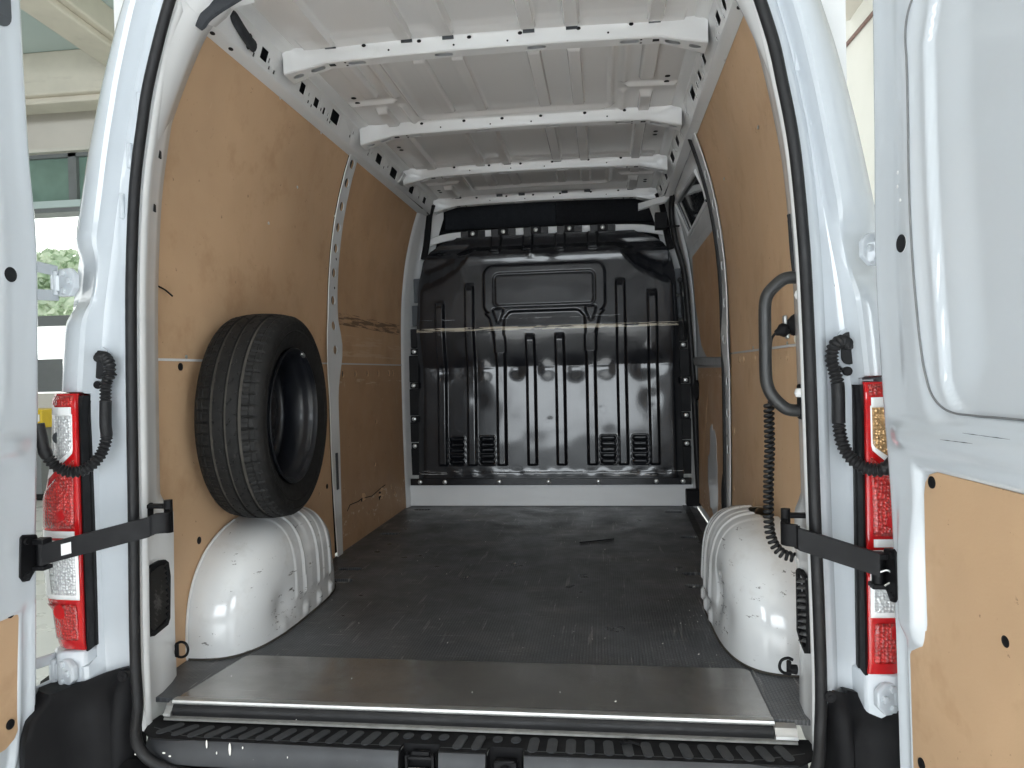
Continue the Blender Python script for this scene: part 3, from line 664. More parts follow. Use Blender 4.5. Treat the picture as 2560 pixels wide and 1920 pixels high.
# screws that hold the sheets
smesh = MB().disc((0, 0, 0), (1, 0, 0), .0055, .0025, 10, dome=.001).mesh('screw', 'zinc')
def screw(px, py, sg):
    p = at(px, py, X=sg*.83)
    for _ in range(3): p = at(px, py, X=sg*(Lx(min(p.z, 1.74))-.001))
    link('screw', smesh, van, p, (0, 0, 0 if sg < 0 else math.pi))
for px, py in ((451, 917), (497, 1351), (384, 1188), (817, 1216), (832, 1332)):
    p = at(px, py, X=-.843); m = MB(); m.disc((-.8435+.0, p.y, p.z), (1, 0, 0), .011, .003, 14, dome=.001); m.build('plastic_rivet', 'black_plastic', van)
for px, py in ((700, 245), (802, 332), (743, 468), (671, 558), (836, 540), (465, 892), (840, 677)): screw(px, py, -1)
for px, py in ((1862, 33), (1813, 153), (1896, 318), (1811, 447), (1884, 869), (1969, 858), (1863, 35)): screw(px, py, 1)
# black wire end poking out of the left sheet
pts = [at(px, py, X=-.835) for px, py in ((379, 697), (390, 712), (412, 724), (431, 740))]
m = MB(); m.tube(crv(pts, 6), .0024, 6); m.build('wire_end', 'black_plastic', van)

# ---- side posts with round holes, between the sheets
def post(sg):
    T = empty('side_post', (sg*.84, 1.37, 0), van)
    yc = .5*(yP0+yP1)
    tab = [(0, .030), (.2, .040), (.45, .050), (.66, .050), (.74, .058), (.86, .085), (.95, .085), (1.06, .055), (1.4, .048), (1.76, .045)]
    tabs = smooth_tab(tab)
    hz = [.90, 1.005, 1.115, 1.235, 1.34, 1.43, 1.52, 1.62, 1.70] if sg < 0 else [.45, .60, .73, .90, 1.05, 1.20, 1.33, 1.45, 1.57]
    cutz = [0.002]; zz = .06
    while zz < 1.74:
        if not any(abs(zz-q) < .026 for q in hz): cutz.append(zz); zz += .045
        else: zz += .006
    cutz.append(1.745)
    off = .012
    def mp(y, z, w): return (sg*(Lx(z)-off-.010*math.exp(-((z-.9)/.1)**2)+w), y, z)
    mb = MB()
    for a, b in zip(cutz, cutz[1:]):
        ha, hb = interp(tabs, a), interp(tabs, b)
        if sg > 0: ha *= .9; hb *= .9
        hs = [[(yc+.024*math.cos(k*math.pi/7), z+.020*math.sin(k*math.pi/7)) for k in range(14)] for z in hz if a < z < b]
        mb.plate([(yc-ha, a), (yc+ha, a), (yc+hb, b), (yc-hb, b)], hs, mp, .004)
    mb.build('post_face', 'inner_white', T, smooth=40)
    m = MB(); m.loft([[(sg*(Lx(z)+.012), y, z) for y in (yc-.035, yc+.035)] for z in frange(0.01, 1.74, 16)]); m.build('post_cavity', 'dark_void', T)
    for z in (hz[0]+.055, hz[2]+.055, hz[4]-.045):
        m = MB(); x = Lx(z)-off-.0008; m.disc((sg*(x-.0005), yc+.01, z), (-sg, 0, 0), .006, .001, 10); m.build('small_hole', 'dark_void', T)
    if sg < 0:
        m = MB(); m.plate([(yc-.012, .29), (yc+.012, .29), (yc+.012, .45), (yc-.012, .45)], [], lambda u, v, w: (-(Lx(v)-off-.004+w), u, v), .003); m.build('tape', 'grey_plastic', T)
    else:
        pts = [(Lx(z)-.012, yc+.056+.02*math.exp(-((z-.9)/.1)**2), z) for z in frange(.02, 1.74, 30)]
        m = MB(); m.tube(pts, .012, 8); m.build('side_door_seal', 'rubber', T)
mirror(post)

# ================================================================== roof
rf = empty('roof', (0, 1.3, 1.83), van)
ZR = 1.838
bays = [(-.10, .575), (.60, 1.33), (1.36, 2.00), (2.03, 2.66)]
def roof_h(x, y):
    z = ZR+.012*(1-(x/.63)**2); d = 0.
    ax = abs(x)
    def band(c, w, y0, y1, hgt, e=.005):
        return 1.7*hgt*sst(c-w/2-e, c-w/2, ax)*(1-sst(c+w/2, c+w/2+e, ax))*sst(y0-.001, y0+.02, y)*(1-sst(y1-.035, y1, y))
    if y < .59:                                 # rear bay
        for c in (.127, .26, .51): d = max(d, band(c, .040, -.05, .56, .014))
        d = max(d, .006*sst(.48, .52, y)) if ax < .6 else d
    elif y < 1.345:                             # second bay: large pressed frame
        for c in (.127, .26): d = max(d, band(c, .038, .70, 1.235, .010))
        fr = max(ax-.385, y-1.272)
        rr = math.hypot(max(ax-.345, 0), max(y-1.232, 0)) if ax > .345 and y > 1.232 else None
        dist = rr-.04 if rr is not None else fr
        d = max(d, .015*math.exp(-(dist/.011)**2) if y > .62 else 0)
        d = max(d, band(.51, .045, .66, 1.01, .012)); d = max(d, band(.515, .040, 1.12, 1.325, .012))
        d = max(d, .014*math.exp(-((y-1.06)/.012)**2)*sst(.43, .45, ax)*(1-sst(.61, .63, ax)))
        d = max(d, .009*math.exp(-((ax-.43)/.012)**2)*sst(.64, .7, y)*(1-sst(1.02, 1.05, y)))
        d = max(d, .009*math.exp(-((ax-.43)/.012)**2)*sst(1.10, 1.12, y))
    elif y < 2.015:
        for c in (.127, .26, .51): d = max(d, band(c, .040, 1.40, 1.985, .014))
        d = max(d, .006*sst(1.90, 1.94, y)) if ax < .6 else d
    else:
        for c in (.127, .26): d = max(d, band(c, .042, 2.12, 2.42, .010))
        dist = math.hypot(max(ax-.34, 0), max(abs(y-2.26)-.16, 0))-.045
        d = max(d, .015*math.exp(-(dist/.012)**2))
        d = max(d, band(.515, .045, 2.10, 2.25, .012)); d = max(d, band(.515, .045, 2.36, 2.62, .012))
        d = max(d, .012*math.exp(-((y-2.30)/.012)**2)*sst(.43, .45, ax)*(1-sst(.61, .63, ax)))
    return z-d
m = MB(); xs = frange(-.635, .635, 300); ys = frange(-.10, 2.68, 420)
m.grid(lambda y, x: (x, y, roof_h(x, y)), ys, xs); m.build('roof_skin', 'roof_white', rf, smooth=60)
m = MB(); m.grid(lambda x, y: (x, y, 1.93), (-.8, .8), (-.1, 3.0)); m.build('roof_cover', 'white_paint', rf)
# pockets where swages meet the bows
for yb, zz in ((.568, 0), (1.325, 1), (1.988, 0), (2.64, 1)):
    for c in (.127, .26, .51):
        if zz and c < .5 and yb < 2: continue
        for s in (-1, 1):
            m = MB(); m.box((s*c, yb+.001, ZR+.001), (.036, .012, .012)); m.build('swage_pocket', 'cavity', rf)
def roof_bow(yb, w, full=True, zb=1.793):
    """transverse roof bow: channel with slotted lower flange and splayed ends"""
    T = empty('roof_bow', (0, yb, zb), rf) if False else None
    xs = frange(-.665, .665, 61); secs = []
    def zc(x): 
        ax = abs(x); return zb+.008*(1-(x/.53)**2) if ax < .53 else zb-.036*(ax-.53)/.14
    def wd(x): return w*(1+.5*sst(.55, .67, abs(x)))
    def ztop(x): return ZR+.010-.018*sst(.60, .665, abs(x))
    mb = MB()
    rear = []; front = []
    for x in xs:
        dip = .020*math.exp(-((abs(x)-.605)/.02)**2)*0
        rear.append([(x, yb-wd(x)/2-.012, ztop(x)-.002), (x, yb-wd(x)/2-.006, ztop(x)-.005), (x, yb-wd(x)/2-.002, ztop(x)-.010-.012*sst(.61, .63, abs(x))), (x, yb-wd(x)/2+.002, zc(x)+.004), (x, yb-wd(x)/2+.005, zc(x)+.001), (x, yb-wd(x)/2+.007, zc(x))])
        front.append([(x, yb+wd(x)/2-.007, zc(x)), (x, yb+wd(x)/2-.004, zc(x)+.002), (x, yb+wd(x)/2, zc(x)+.006), (x, yb+wd(x)/2+.004, ztop(x)-.006), (x, yb+wd(x)/2+.018, ztop(x)-.002)])
    mb.loft(rear); mb.loft(front)
    slots = [(s*c, .060 if c < .5 else .048 if c < .58 else .036) for c in (.148, .435, .565, .632) for s in (-1, 1)]
    cuts = [-.665, -.53, -.36, -.22, -.06, .06, .22, .36, .53, .665]
    cuts = sorted(set(cuts+[-.598, .598, -.50, .50]))
    for a, b in zip(cuts, cuts[1:]):
        hs = [stadium(c, yb, L_, w*.40, 6) for c, L_ in slots if a < c-L_/2 and c+L_/2 < b]
        mb.plate([(a, yb-wd(a)/2+.007), (b, yb-wd(b)/2+.007), (b, yb+wd(b)/2-.007), (a, yb+wd(a)/2-.007)], hs, lambda u, v, ww: (u, v, zc(u)+ww), .0015)
    o = mb.build('roof_bow', 'inner_white', van, smooth=35)
    m = MB(); m.grid(lambda x, y: (x, y, zc(x)+.022), frange(-.66, .66, 24), (yb-w*.4, yb+w*.4)); m.build('bow_cavity', 'cavity', o)
    for c in (-.40, -.22, -.06, .10, .28, .44):
        m = MB(); m.disc((c, yb-w/2-.003, ZR-.004), (0, -1, .2), .0055, .003, 8, sx=1.3); m.build('drain_hole', 'dark_void', o)
    for c in (-.32, -.11, .06, .37, .60):
        m = MB(); m.disc((c, yb-w/2-.0012, 1.815), (0, -1, .1), .0035 if c < .5 else .007, .0012, 8); m.build('pin_hole', 'dark_void', o)
    for s in (-1, 1):
        m = MB(); m.box((s*.515, yb-.004, zc(.515)-.0005), (.020, .014, .002)); m.build('square_hole', 'dark_void', o)
        for dy in (-.012, .010):
            m = MB(); m.disc((s*.47, yb+dy, zc(.47)-.0003), (0, 0, -1), .004, .001, 8); m.build('pin_hole', 'dark_void', o)
    return o
roof_bow(.600, .060); roof_bow(1.345, .056); roof_bow(2.015, .054); roof_bow(2.68, .054)
for yb in (1.0, 1.62, 2.2):
    for s in (-1, 1):
        for dy in (0, .055):
            if yb == 1.0: c, yy = .585, 1.00+dy*.8
            elif yb == 1.62: c, yy = .585, 1.62+dy*.8
            else: c, yy = .585, 2.45+dy*.8
            m = MB(); m.disc((s*c, yy, roof_h(c, yy)-.001), (0, 0, -1), .010, .002, 10); m.build('plug', 'dark_void', rf)
# cant rails with their row of openings
def rail(sg):
    T = empty('cant_rail', (sg*.69, 1.3, 1.78), rf) if False else rf
    mb = MB(); y0, y1 = -.02, 2.62
    # face: u = y, v = 0..1 from the lower fold to the upper fold
    def face(u, v, w):
        a = Vector((.690-.006*v, 0, 1.742)); b = Vector((.664, 0, 1.822)); p = a.lerp(b, v)
        k = .010*math.exp(-((u-2.5)/.3)**2); return (sg*(p.x+w-k), u, p.z+w*.2)
    pat = []
    def hole(y, v, ry, rv, sq=True):
        if sq: pat.append((y, v, rr2(y, v, ry*1.7, rv*1.5, min(ry*.85, rv*.75)*.6, 3)))
        else: pat.append((y, v, [(y+ry*math.cos(k*math.pi/6), v+rv*math.sin(k*math.pi/6)) for k in range(12)]))
    for y, v, ry, rv, sq in ((.355, .42, .019, .28, 0), (.385, .32, .004, .11, 1), (.395, .16, .007, .11, 1), (.45, .44, .026, .28, 1), (.485, .40, .005, .12, 1), (.495, .17, .006, .09, 1), (.53, .17, .008, .10, 1),
                             (.735, .50, .024, .28, 1), (.79, .48, .004, .1, 1), (.80, .22, .008, .09, 1), (.83, .18, .007, .08, 0), (.86, .44, .024, .25, 1), (.91, .36, .007, .09, 0), (.935, .40, .012, .2, 1), (.975, .40, .005, .1, 1), (.985, .20, .007, .09, 1), (1.01, .2, .008, .09, 1), (1.04, .55, .046, .36, 1),
                             (1.22, .35, .008, .1, 1), (1.245, .60, .006, .1, 1), (1.46, .30, .008, .11, 1), (1.50, .5, .006, .09, 1), (1.60, .52, .045, .33, 1), (1.69, .35, .008, .1, 0), (1.74, .55, .008, .1, 1), (1.84, .5, .06, .36, 1), (2.17, .5, .045, .33, 1), (2.32, .4, .010, .12, 1), (2.43, .5, .035, .28, 1)):
        hole(y, v, ry, rv, bool(sq))
    cuts = [y0]; zz = .05
    while zz < y1-.02:
        if not any(min(q[0] for q in h[2])-.004 < zz < max(q[0] for q in h[2])+.004 for h in pat): cuts.append(zz); zz += .11
        else: zz += .006
    cuts.append(y1)
    for a, b in zip(cuts, cuts[1:]):
        hs = [h[2] for h in pat if a < h[0] < b]
        mb.plate([(a, 0), (b, 0), (b, 1), (a, 1)], hs, face, .0025)
    m_ = [[(sg*x, y, z) for x, z in ((.664, 1.822), (.655, 1.828), (.640, 1.830), (.630, 1.834), (.622, 1.842))] for y in frange(y0, y1, 20)]
    mb.loft(m_)
    low = [[(sg*x, y, z+.0*y) for x, z in ((.690, 1.742), (.694, 1.7385), (.700, 1.736), (.716, 1.730), (.726, 1.727), (.738, 1.738))] for y in frange(y0+.08, y1, 40)]
    mb.loft(low)
    o = mb.build('cant_rail', 'inner_white', van, smooth=40)
    m = MB(); m.loft([[(sg*.716, y, 1.742), (sg*.704, y, 1.78), (sg*.694, y, 1.87)] for y in (y0, y1)]); m.build('rail_cavity', 'dark_void', o)
    for y in (.20, .30):
        m = MB(); m.disc((sg*.7085, y, 1.7325), (-.3*sg, 0, -1), .006, .0012, 10, sx=1.8, up=(1, 0, 0)); m.build('slot_hole', 'dark_void', o)
    # foam filled opening at the rear end
    if sg < 0:
        pts = [at(px, py, X=-.672) for px, py in ((578, 32), (592, 55), (606, 78), (622, 102), (634, 116))]
        m = MB(); m.tube(crv(pts, 5), [.012, .016, .018]+[.019]*18, 10, flat=.6); m.build('foam_pad', 'foam', o)
    return o
mirror(rail)
# bent grey bracket hanging from the left rail by the third bow
p = at(1007, 449, X=-.668); M_ = Matrix.Rotation(rad(35), 3, 'Y')
m = MB(); m.box(p, (.012, .075, .06), M_); m.build('loose_bracket', 'aluminium', van, bevel=.004)

# ================================================================== bulkhead
bk = empty('bulkhead', (0, 2.55, .13), van)
y_tab = smooth_tab([(.13, 2.533), (.19, 2.533), (.22, 2.537), (.35, 2.543), (.50, 2.5505), (.65, 2.559), (.80, 2.5675), (.825, 2.567), (.90, 2.548), (1.02, 2.522), (1.05, 2.521), (1.12, 2.528), (1.38, 2.550), (1.43, 2.553), (1.455, 2.552), (1.48, 2.556), (1.505, 2.580), (1.535, 2.625), (1.57, 2.645), (1.62, 2.650)], 5)
dent = [(-.60, .79, .04, .012), (-.36, .80, .05, -.010), (-.17, .80, .04, .012), (0, .80, .05, -.010), (.17, .795, .05, .012), (.36, .80, .05, -.012), (.55, .80, .06, .010), (.60, .9, .03, -.005), (.31, .56, .02, .0012), (.02, .50, .02, .0012), (.36, .42, .03, .001), (-.4, .62, .05, .004), (.05, 1.485, .03, .010), (-.08, 1.48, .02, -.008), (.60, .62, .05, .005)]
ribs = [(.085, .245, 1.015, 1), (.085, .245, 1.015, -1), (.438, .245, 1.315, 1), (.615, .245, 1.245, 1), (.438, .245, 1.315, -1), (.615, .245, 1.215, -1)]
vents = [(s*c, z) for c in (.352, .533) for s in (-1, 1) for z in (.395, .361, .328, .294, .260)]
def sdbox(x, z, cx, cz, hw, hh, r):
    qx, qz = abs(x-cx)-hw+r, abs(z-cz)-hh+r; return math.hypot(max(qx, 0), max(qz, 0))+min(max(qx, qz), 0)-r
def bulk(x, z):
    y = interp(y_tab, z); ax = abs(x)
    # upper corners fall away, sides roll forwards
    e = sst(.70, .79, ax); y += .040*e*e
    c = sst(-.03, .11, z-interp([(.38, 1.60), (.42, 1.52), (.47, 1.445), (.53, 1.385), (.60, 1.34), (.68, 1.305), (.80, 1.28)], ax)) if ax > .38 and z > 1.2 else 0
    y += .050*c*(1-sst(1.50, 1.56, z))
    h = 0.
    for rx, z0, z1, s in ribs:
        cx = s*rx+.012*(z-.6)*(0 if rx < .2 else s*-.15); d = abs(x-cx)
        if d < .06: h = max(h, .030*(1-sst(.018, .030, d))*sst(z0-.004, z0+.004, z)*(1-sst(z1-.05, z1, z)))
    # window pressing with two legs
    leg = .262+.035*sst(1.0, 1.25, z); wleg = interp([(.2, .027), (.8, .027), (1.0, .030), (1.1, .045), (1.16, .10)], z)
    dl = abs(ax-(.262+.012*sst(.95, 1.1, z)))-wleg
    dw = sdbox(x, z, 0, 1.265, .353, .145, .06); di = sdbox(x, z, 0, .95, .235, .185, .06)
    if z > 1.02: reg = max(dw, -di) if z < 1.2 else dw
    else: reg = 1
    if z < 1.13: reg = min(reg, dl)
    hh = .016*(1-sst(-.004, .010, reg))*sst(.241, .25, z)
    if z < .9: hh = .030*(1-sst(-.010, .004, dl))*sst(.241, .25, z)
    h = max(h, hh)
    gz = abs(sdbox(x, z, 0, 1.262, .290, .094, .03)); h -= .010*(1-sst(.004, .011, gz))
    go = abs(reg) if z > 1.0 else 1; h -= .006*(1-sst(.003, .009, go))
    tri = sdbox(x, z, .268*(1 if x > 0 else -1), 1.115, .030*(.35+.65*sst(1.07, 1.15, z)), .040, .01); h -= .010*(1-sst(-.004, .004, abs(tri)-.003))
    for vx, vz in vents:
        if abs(x-vx) < .06 and abs(z-vz) < .02:
            s_ = sdbox(x, z, vx, vz, .041, .0105, .009); h -= .030*(1-sst(-.006, .002, s_)); h += .004*math.exp(-((s_-.006)/.004)**2)
    for dx, dz, r, a in dent:
        q = ((x-dx)**2+(z-dz)**2)/r**2
        if q < 6: y += a*math.exp(-q)*.8
    y += .0022*noise.noise((x*3.2, z*3.2, 1.7))+.0007*noise.noise((x*11, z*9, 4.1))
    y += .006*noise.noise((x*9, 0, 2))*math.exp(-((z-.80)/.045)**2)+.005*noise.noise((x*14, 3, 2))*math.exp(-((z-.2)/.02)**2)
    # tabs hanging from the top edge
    for tx in (-.285, -.095, .095, .285):
        if abs(x-tx) < .045 and z > 1.47: h += .030*(1-sst(.022, .034, abs(x-tx)))*sst(1.485, 1.50, z)*(1-sst(1.60, 1.62, z))
    return y-h
def bhw(z): return interp([(.13, .775), (.8, .772), (1.2, .752), (1.36, .748), (1.45, .728), (1.52, .69), (1.565, .62), (1.59, .54), (1.62, .50)], z)
m = MB(); zs = frange(.135, 1.60, 380); us = frange(-1, 1, 420)
m.grid(lambda z, u: (u*bhw(z), bulk(u*bhw(z), z), z), zs, us); m.build('pressed_panel', 'bulkhead_black', bk, smooth=75)
# bottom strip and side flanges with bolts
m = MB(); m.box((0, 2.528, .147), (1.63, .012, .040)); m.build('bottom_strip', 'bulkhead_black', bk, bevel=.003)
bolt = MB().disc((0, 0, 0), (0, -1, 0), .013, .005, 12, dome=.003).mesh('bolt', 'zinc')
for x in (1050, 1112, 1248, 1371, 1496, 1641, 1708):
    p = at(x, 1202, Y=2.52); link('bolt', bolt, bk, (p.x, 2.521, .147))
for sg in (-1, 1):
    zz = [(.175, .34), (.375, .50), (.535, .70), (.735, .90), (.94, 1.06), (1.07, 1.20), (1.21, 1.36)]
    for a, b in zz:
        m = MB(); w = .058-.01*sst(.9, 1.3, a); xc = interp([(.1, .800), (.8, .798), (1.36, .755)], (a+b)/2)
        m.box((sg*xc, 2.60, (a+b)/2), (w, .014, b-a-.006)); m.build('side_flange', 'black_metal' if a < 1.0 else 'cavity', bk, bevel=.004)
    for zb in (.355, .517, .718, .92):
        xc = interp([(.1, .795), (.8, .793), (1.36, .755)], zb)
        m = MB(); m.box((sg*xc, 2.588, zb), (.052, .014, .036)); m.build('fixing_pad', 'black_metal', bk, bevel=.004)
        link('bolt', bolt, bk, (sg*(xc+.004), 2.580, zb))
# white riser under the bulkhead, white frame round it
m = MB(); m.box((0, 2.56, .064), (1.66, .02, .127)); m.build('floor_riser', 'inner_white', bk, bevel=.004)
tp = [(-.765, 2.70, 1.50), (-.72, 2.70, 1.575), (-.62, 2.70, 1.612), (-.45, 2.70, 1.626), (0, 2.70, 1.632), (.45, 2.70, 1.626), (.62, 2.70, 1.612), (.72, 2.70, 1.575), (.765, 2.70, 1.50)]
c = crv(tp, 6); m = MB(); m.loft([[(p.x, 2.685, p.z-.028), (p.x, 2.678, p.z-.024), (p.x, 2.678, p.z+.014), (p.x, 2.685, p.z+.018), (p.x, 2.72, p.z+.018)] for p in c]); m.build('top_frame', 'inner_white', bk, smooth=40)
for i, x in enumerate((-.43, -.335, -.245, -.15, -.05, .05, .15, .25, .345, .45)):
    p = min(c, key=lambda q: abs(q.x-x))
    if i % 2 == 0:
        m = MB(); m.box((x, 2.6665, p.z-.006), (.148, .010, .040)); m.build('top_band', 'bulkhead_black', bk, bevel=.002)
        m = MB(); m.box((x, 2.660, p.z-.004), (.060, .016, .046)); m.build('top_clamp', 'black_metal', bk, bevel=.004)
        link('bolt', bolt, bk, (x, 2.653, p.z-.004))
# front corner pillars of the load bay
for sg in (-1, 1):
    zs = frange(.0, 1.80, 30); m = MB()
    m.loft([[(sg*(Lx(min(z, 1.745))+.005), 2.48, z), (sg*(Lx(min(z, 1.745))-.006), 2.50, z), (sg*(Lx(min(z, 1.745))-.012), 2.53, z), (sg*(Lx(min(z, 1.745))-.020), 2.62, z), (sg*(Lx(min(z, 1.745))-.035), 2.70, z), (sg*(Lx(min(z, 1.745))-.10), 2.74, z)] for z in zs]); m.build('bulkhead_pillar', 'inner_white', bk, smooth=50)
# dark cab header beyond: shelf panels and trim
m = MB(); m.box((-.29, 2.86, 1.74), (.70, .02, .22)); m.build('cab_header', 'headliner', bk, bevel=.004)
m = MB(); m.box((.36, 2.85, 1.745), (.598, .02, .21)); m.build('cab_header', 'headliner_dark', bk, bevel=.004)
m = MB(); m.box((0, 2.82, 1.655), (1.46, .05, .05)); m.build('cab_trim', 'black_plastic', bk, bevel=.01)
m = MB(); m.box((0, 2.95, 1.0), (1.9, .02, 2.0)); m.build('cab_darkness', 'dark_void', bk)
m = MB(); m.grid(lambda x, y: (x, y, 1.87), (-.8, .8), (2.66, 2.96)); m.build('cab_roof', 'headliner', bk)
for sg in (-1, 1):
    m = MB(); pts = [(sg*.665, 2.62, 1.80), (sg*.69, 2.64, 1.74), (sg*.705, 2.66, 1.66), (sg*.715, 2.66, 1.58), (sg*.735, 2.66, 1.48)]
    m.tube(crv(pts, 6), [.020]*25, 8); m.build('belt_trim', 'black_plastic', bk)

# ================================================================== wheel arches
def arch(sg):
    secs = []; NZ = 70; NP = 420
    rnd = random.Random(5)
    top = .343
    for i in range(NZ+1):
        t = i/NZ; z = top*(1-(1-t)**1.9) if i < NZ else top
        q = z/(top+.002)
        a = .402*(1-q**3)**.42; b = .192*(1-q**5)**.30; sec = []
        for j in range(NP+1):
            f = math.pi*j/NP; cs, sn = math.cos(f), math.sin(f)
            y = .602-a*math.copysign(abs(cs)**.62, cs); x = .838-b*abs(sn)**.60
            out = (.838-x)/.192
            d = 0.
            if out > .25:
                for yr in (.560, .675, .790):
                    k = math.exp(-((y-yr-.004)/.011)**2) if y > yr-.004 else sst(yr-.05, yr-.01, y)*.0
                    step = sst(yr-.006, yr, y)*(1-sst(yr+.007, yr+.014, y))+.35*sst(yr-.060, yr-.054, y)*(1-sst(yr-.006, yr, y))
                    d = max(d, .010*step*sst(.078, .090, z)); d = max(d, .009*sst(yr-.008, yr+.002, y)*(1-sst(yr+.020, yr+.034, y))*sst(.008, .014, z)*(1-sst(.045, .055, z)))
            if sg < 0:      # knocked dents
                dd = math.hypot(y-.42, z-.085); d -= .016*math.exp(-(dd/.055)**2); d += .006*math.exp(-(math.hypot(y-.42, z-.03)/.03)**2)
                d -= .012*math.exp(-(math.hypot(y-.93, z-.14)/.05)**2)
            else:
                d -= .022*math.exp(-((y-.47)/.05)**2-((z-.13)/.06)**2)+.008*math.exp(-((y-.36)/.05)**2-((z-.10)/.05)**2)
                d -= .008*math.exp(-(math.hypot(y-.86, z-.16)/.07)**2)
            nx = sn**.8*max(.25, 1-q**3); sec.append((sg*(x-d*nx), y-0*d, z+d*.7*(q**3)))
        secs.append(sec)
    m = MB(); m.loft(secs)
    base = [[(x+sg*.0, y, z) for x, y, z in secs[0]], [(x-sg*.006*0-sg*.007, y-.007 if y < .6 else y+.007, .0035) for x, y, z in secs[0]]]
    o = m.build('wheel_arch', 'arch_white', van, smooth=60)
    m = MB(); m.tube([(x-sg*.001, y, .0025) for x, y, z in secs[0]][::4], .0035, 6); m.build('joint_bead', 'groove_dust', o)
    m = MB(); m.tube([(sg*.838, .2+.0, .0)]+[(sg*(.834), .602-.408*(1-(q)**3)**.42, q*.345) for q in frange(.02, .98, 30)], .004, 6); m.build('arch_bead', 'inner_white', o)
    return o
mirror(arch)

# ================================================================== sliding door on the right
sd = empty('sliding_door', (.86, 2.0, 0), van)
def Rx(z): return Lx(min(z, 1.745))+.012+max(0, z-1.745)*-.5
yA, yB_ = 1.42, 2.58
m = MB(); hol_z = (1.47, 1.70)
wy = [(1.80, 2.42)]
def sdm(u, v, w): return (Rx(v)+w, u, v)
mb = MB()
zz = [0.0, .40, .79, .83, .98, 1.13, 1.28, 1.43]
for a, b in zip(zz, zz[1:]): mb.plate([(yA, a), (yB_, a), (yB_, b), (yA, b)], [], sdm, .01)
def onwall(px, py):
    z = 1.4
    for _ in range(30):
        p = at(px, py, X=Rx(z)); z = .5*z+.5*min(max(p.z, 0), 1.78)
    return (p.y, p.z)
wo = [onwall(*q) for q in ((1741, 428), (1769, 501), (1724, 588), (1690, 507))]
wo = [(min(max(u, 1.45), 2.55), min(max(v, 1.445), 1.765)) for u, v in wo]
mb.plate([(yA, 1.43), (yB_, 1.43), (yB_, 1.78), (yA, 1.78)], [wo], sdm, .012)
mb.build('inner_skin', 'inner_white', sd, smooth=40)
m = MB(); m.plate(wo, [], lambda u, v, w: (Rx(v)+.010+w, u, v), .004); m.build('window_pane', 'window_glass', sd, smooth=0)
m = MB(); m.tube([sdm(u, v, -.002) for u, v in wo], .010, 8, closed=True); m.build('window_trim', 'inner_white', sd)
# plywood on the sliding door, upper and lower
pl = [onwall(*q) for q in ((1735, 642), (1788, 575), (1803, 700), (1806, 902), (1776, 902), (1758, 862), (1742, 750))]
m = MB(); m.plate(pl, [], lambda u, v, w: (Rx(v)-.010+w, u, v), .006); m.build('plywood_panel', 'ply_scuffed', sd, smooth=0)
m = MB(); m.plate([(1.45, .79), (2.42, .80), (2.46, .845), (1.45, .83)], [], lambda u, v, w: (Rx(v)-.030+w, u, v), .03); m.build('door_ledge', 'aluminium', sd, bevel=.006)
hs = [[(y+.008*math.cos(k*math.pi/4), z+.010*math.sin(k*math.pi/4)) for k in range(8)] for y, z in ((1.56, .765), (1.75, .765), (1.98, .765), (1.6, .42), (1.9, .40), (2.1, .52))]
m = MB(); m.plate([(1.45, .05), (2.38, .05), (2.40, .785), (1.45, .785)], hs, lambda u, v, w: (Rx(v)-.010+w, u, v), .006); m.build('plywood_panel', 'ply_scuffed', sd, smooth=0)
rnd = random.Random(2); o = []
for k in range(26):
    a = 2*math.pi*k/26; r = rnd.uniform(.75, 1.1); o.append((1.88+.16*r*math.cos(a), .28+.24*r*math.sin(a)))
m = MB(); m.plate(o, [], lambda u, v, w: (Rx(v)-.0112+w, u, v), .001); m.build('bare_patch', 'inner_white', sd, smooth=0)
o = [(1.60+.028*rnd.uniform(.6, 1.1)*math.cos(k*.7), .24+.085*rnd.uniform(.6, 1.1)*math.sin(k*.7)) for k in range(9)]
m = MB(); m.plate(o, [], lambda u, v, w: (Rx(v)-.0125+w, u, v), .001); m.build('torn_hole', 'dark_void', sd, smooth=0)
# black runner, lock bar and guide block along the front edge of the door
def RP(px, py, Y): return at(px, py, Y=Y)
bar = [RP(1716, 365, 2.05), RP(1692, 440, 2.3), RP(1678, 520, 2.46), RP(1688, 600, 2.46), RP(1710, 680, 2.46), RP(1722, 800, 2.46), RP(1733, 950, 2.46), RP(1740, 1100, 2.46), RP(1748, 1260, 2.46)]
m = MB(); m.tube(crv(bar, 6), .022, 10, flat=.7); m.build('door_edge_seal', 'rubber', sd, smooth=60)
bar2 = [RP(1700, 700, 2.5), RP(1708, 800, 2.5), RP(1712, 850, 2.5)]
m = MB(); m.tube(bar2, .007, 8); m.disc(bar2[0], (0, -1, 0), .016, .012, 10); m.build('gas_strut', 'black_metal', sd)
p = RP(1717, 362, 2.0); m = MB(); m.box(p, (.045, .05, .05)); m.build('rail_stop', 'black_plastic', sd, bevel=.01)
p = RP(1652, 553, 2.46); m = MB(); m.box(p, (.065, .06, .09)); m.tube([p+Vector((.02, 0, -.03)), p+Vector((.10, -.02, -.035))], .006, 6); m.build('lock_block', 'black_plastic', sd, bevel=.012)
p = RP(1738, 1243, 2.44); m = MB(); m.box(p, (.10, .07, .088)); m.build('guide_block', 'black_plastic', sd, bevel=.006)
m = MB(); m.disc(p+Vector((.03, -.036, .01)), (0, -1, 0), .009, .005, 10); m.build('guide_bolt', 'zinc', sd)
p = RP(1745, 975, 2.40); m = MB(); m.disc(p, (-.6, -1, 0), .055, .03, 16, sx=.4); m.build('latch_cover', 'black_plastic', sd)
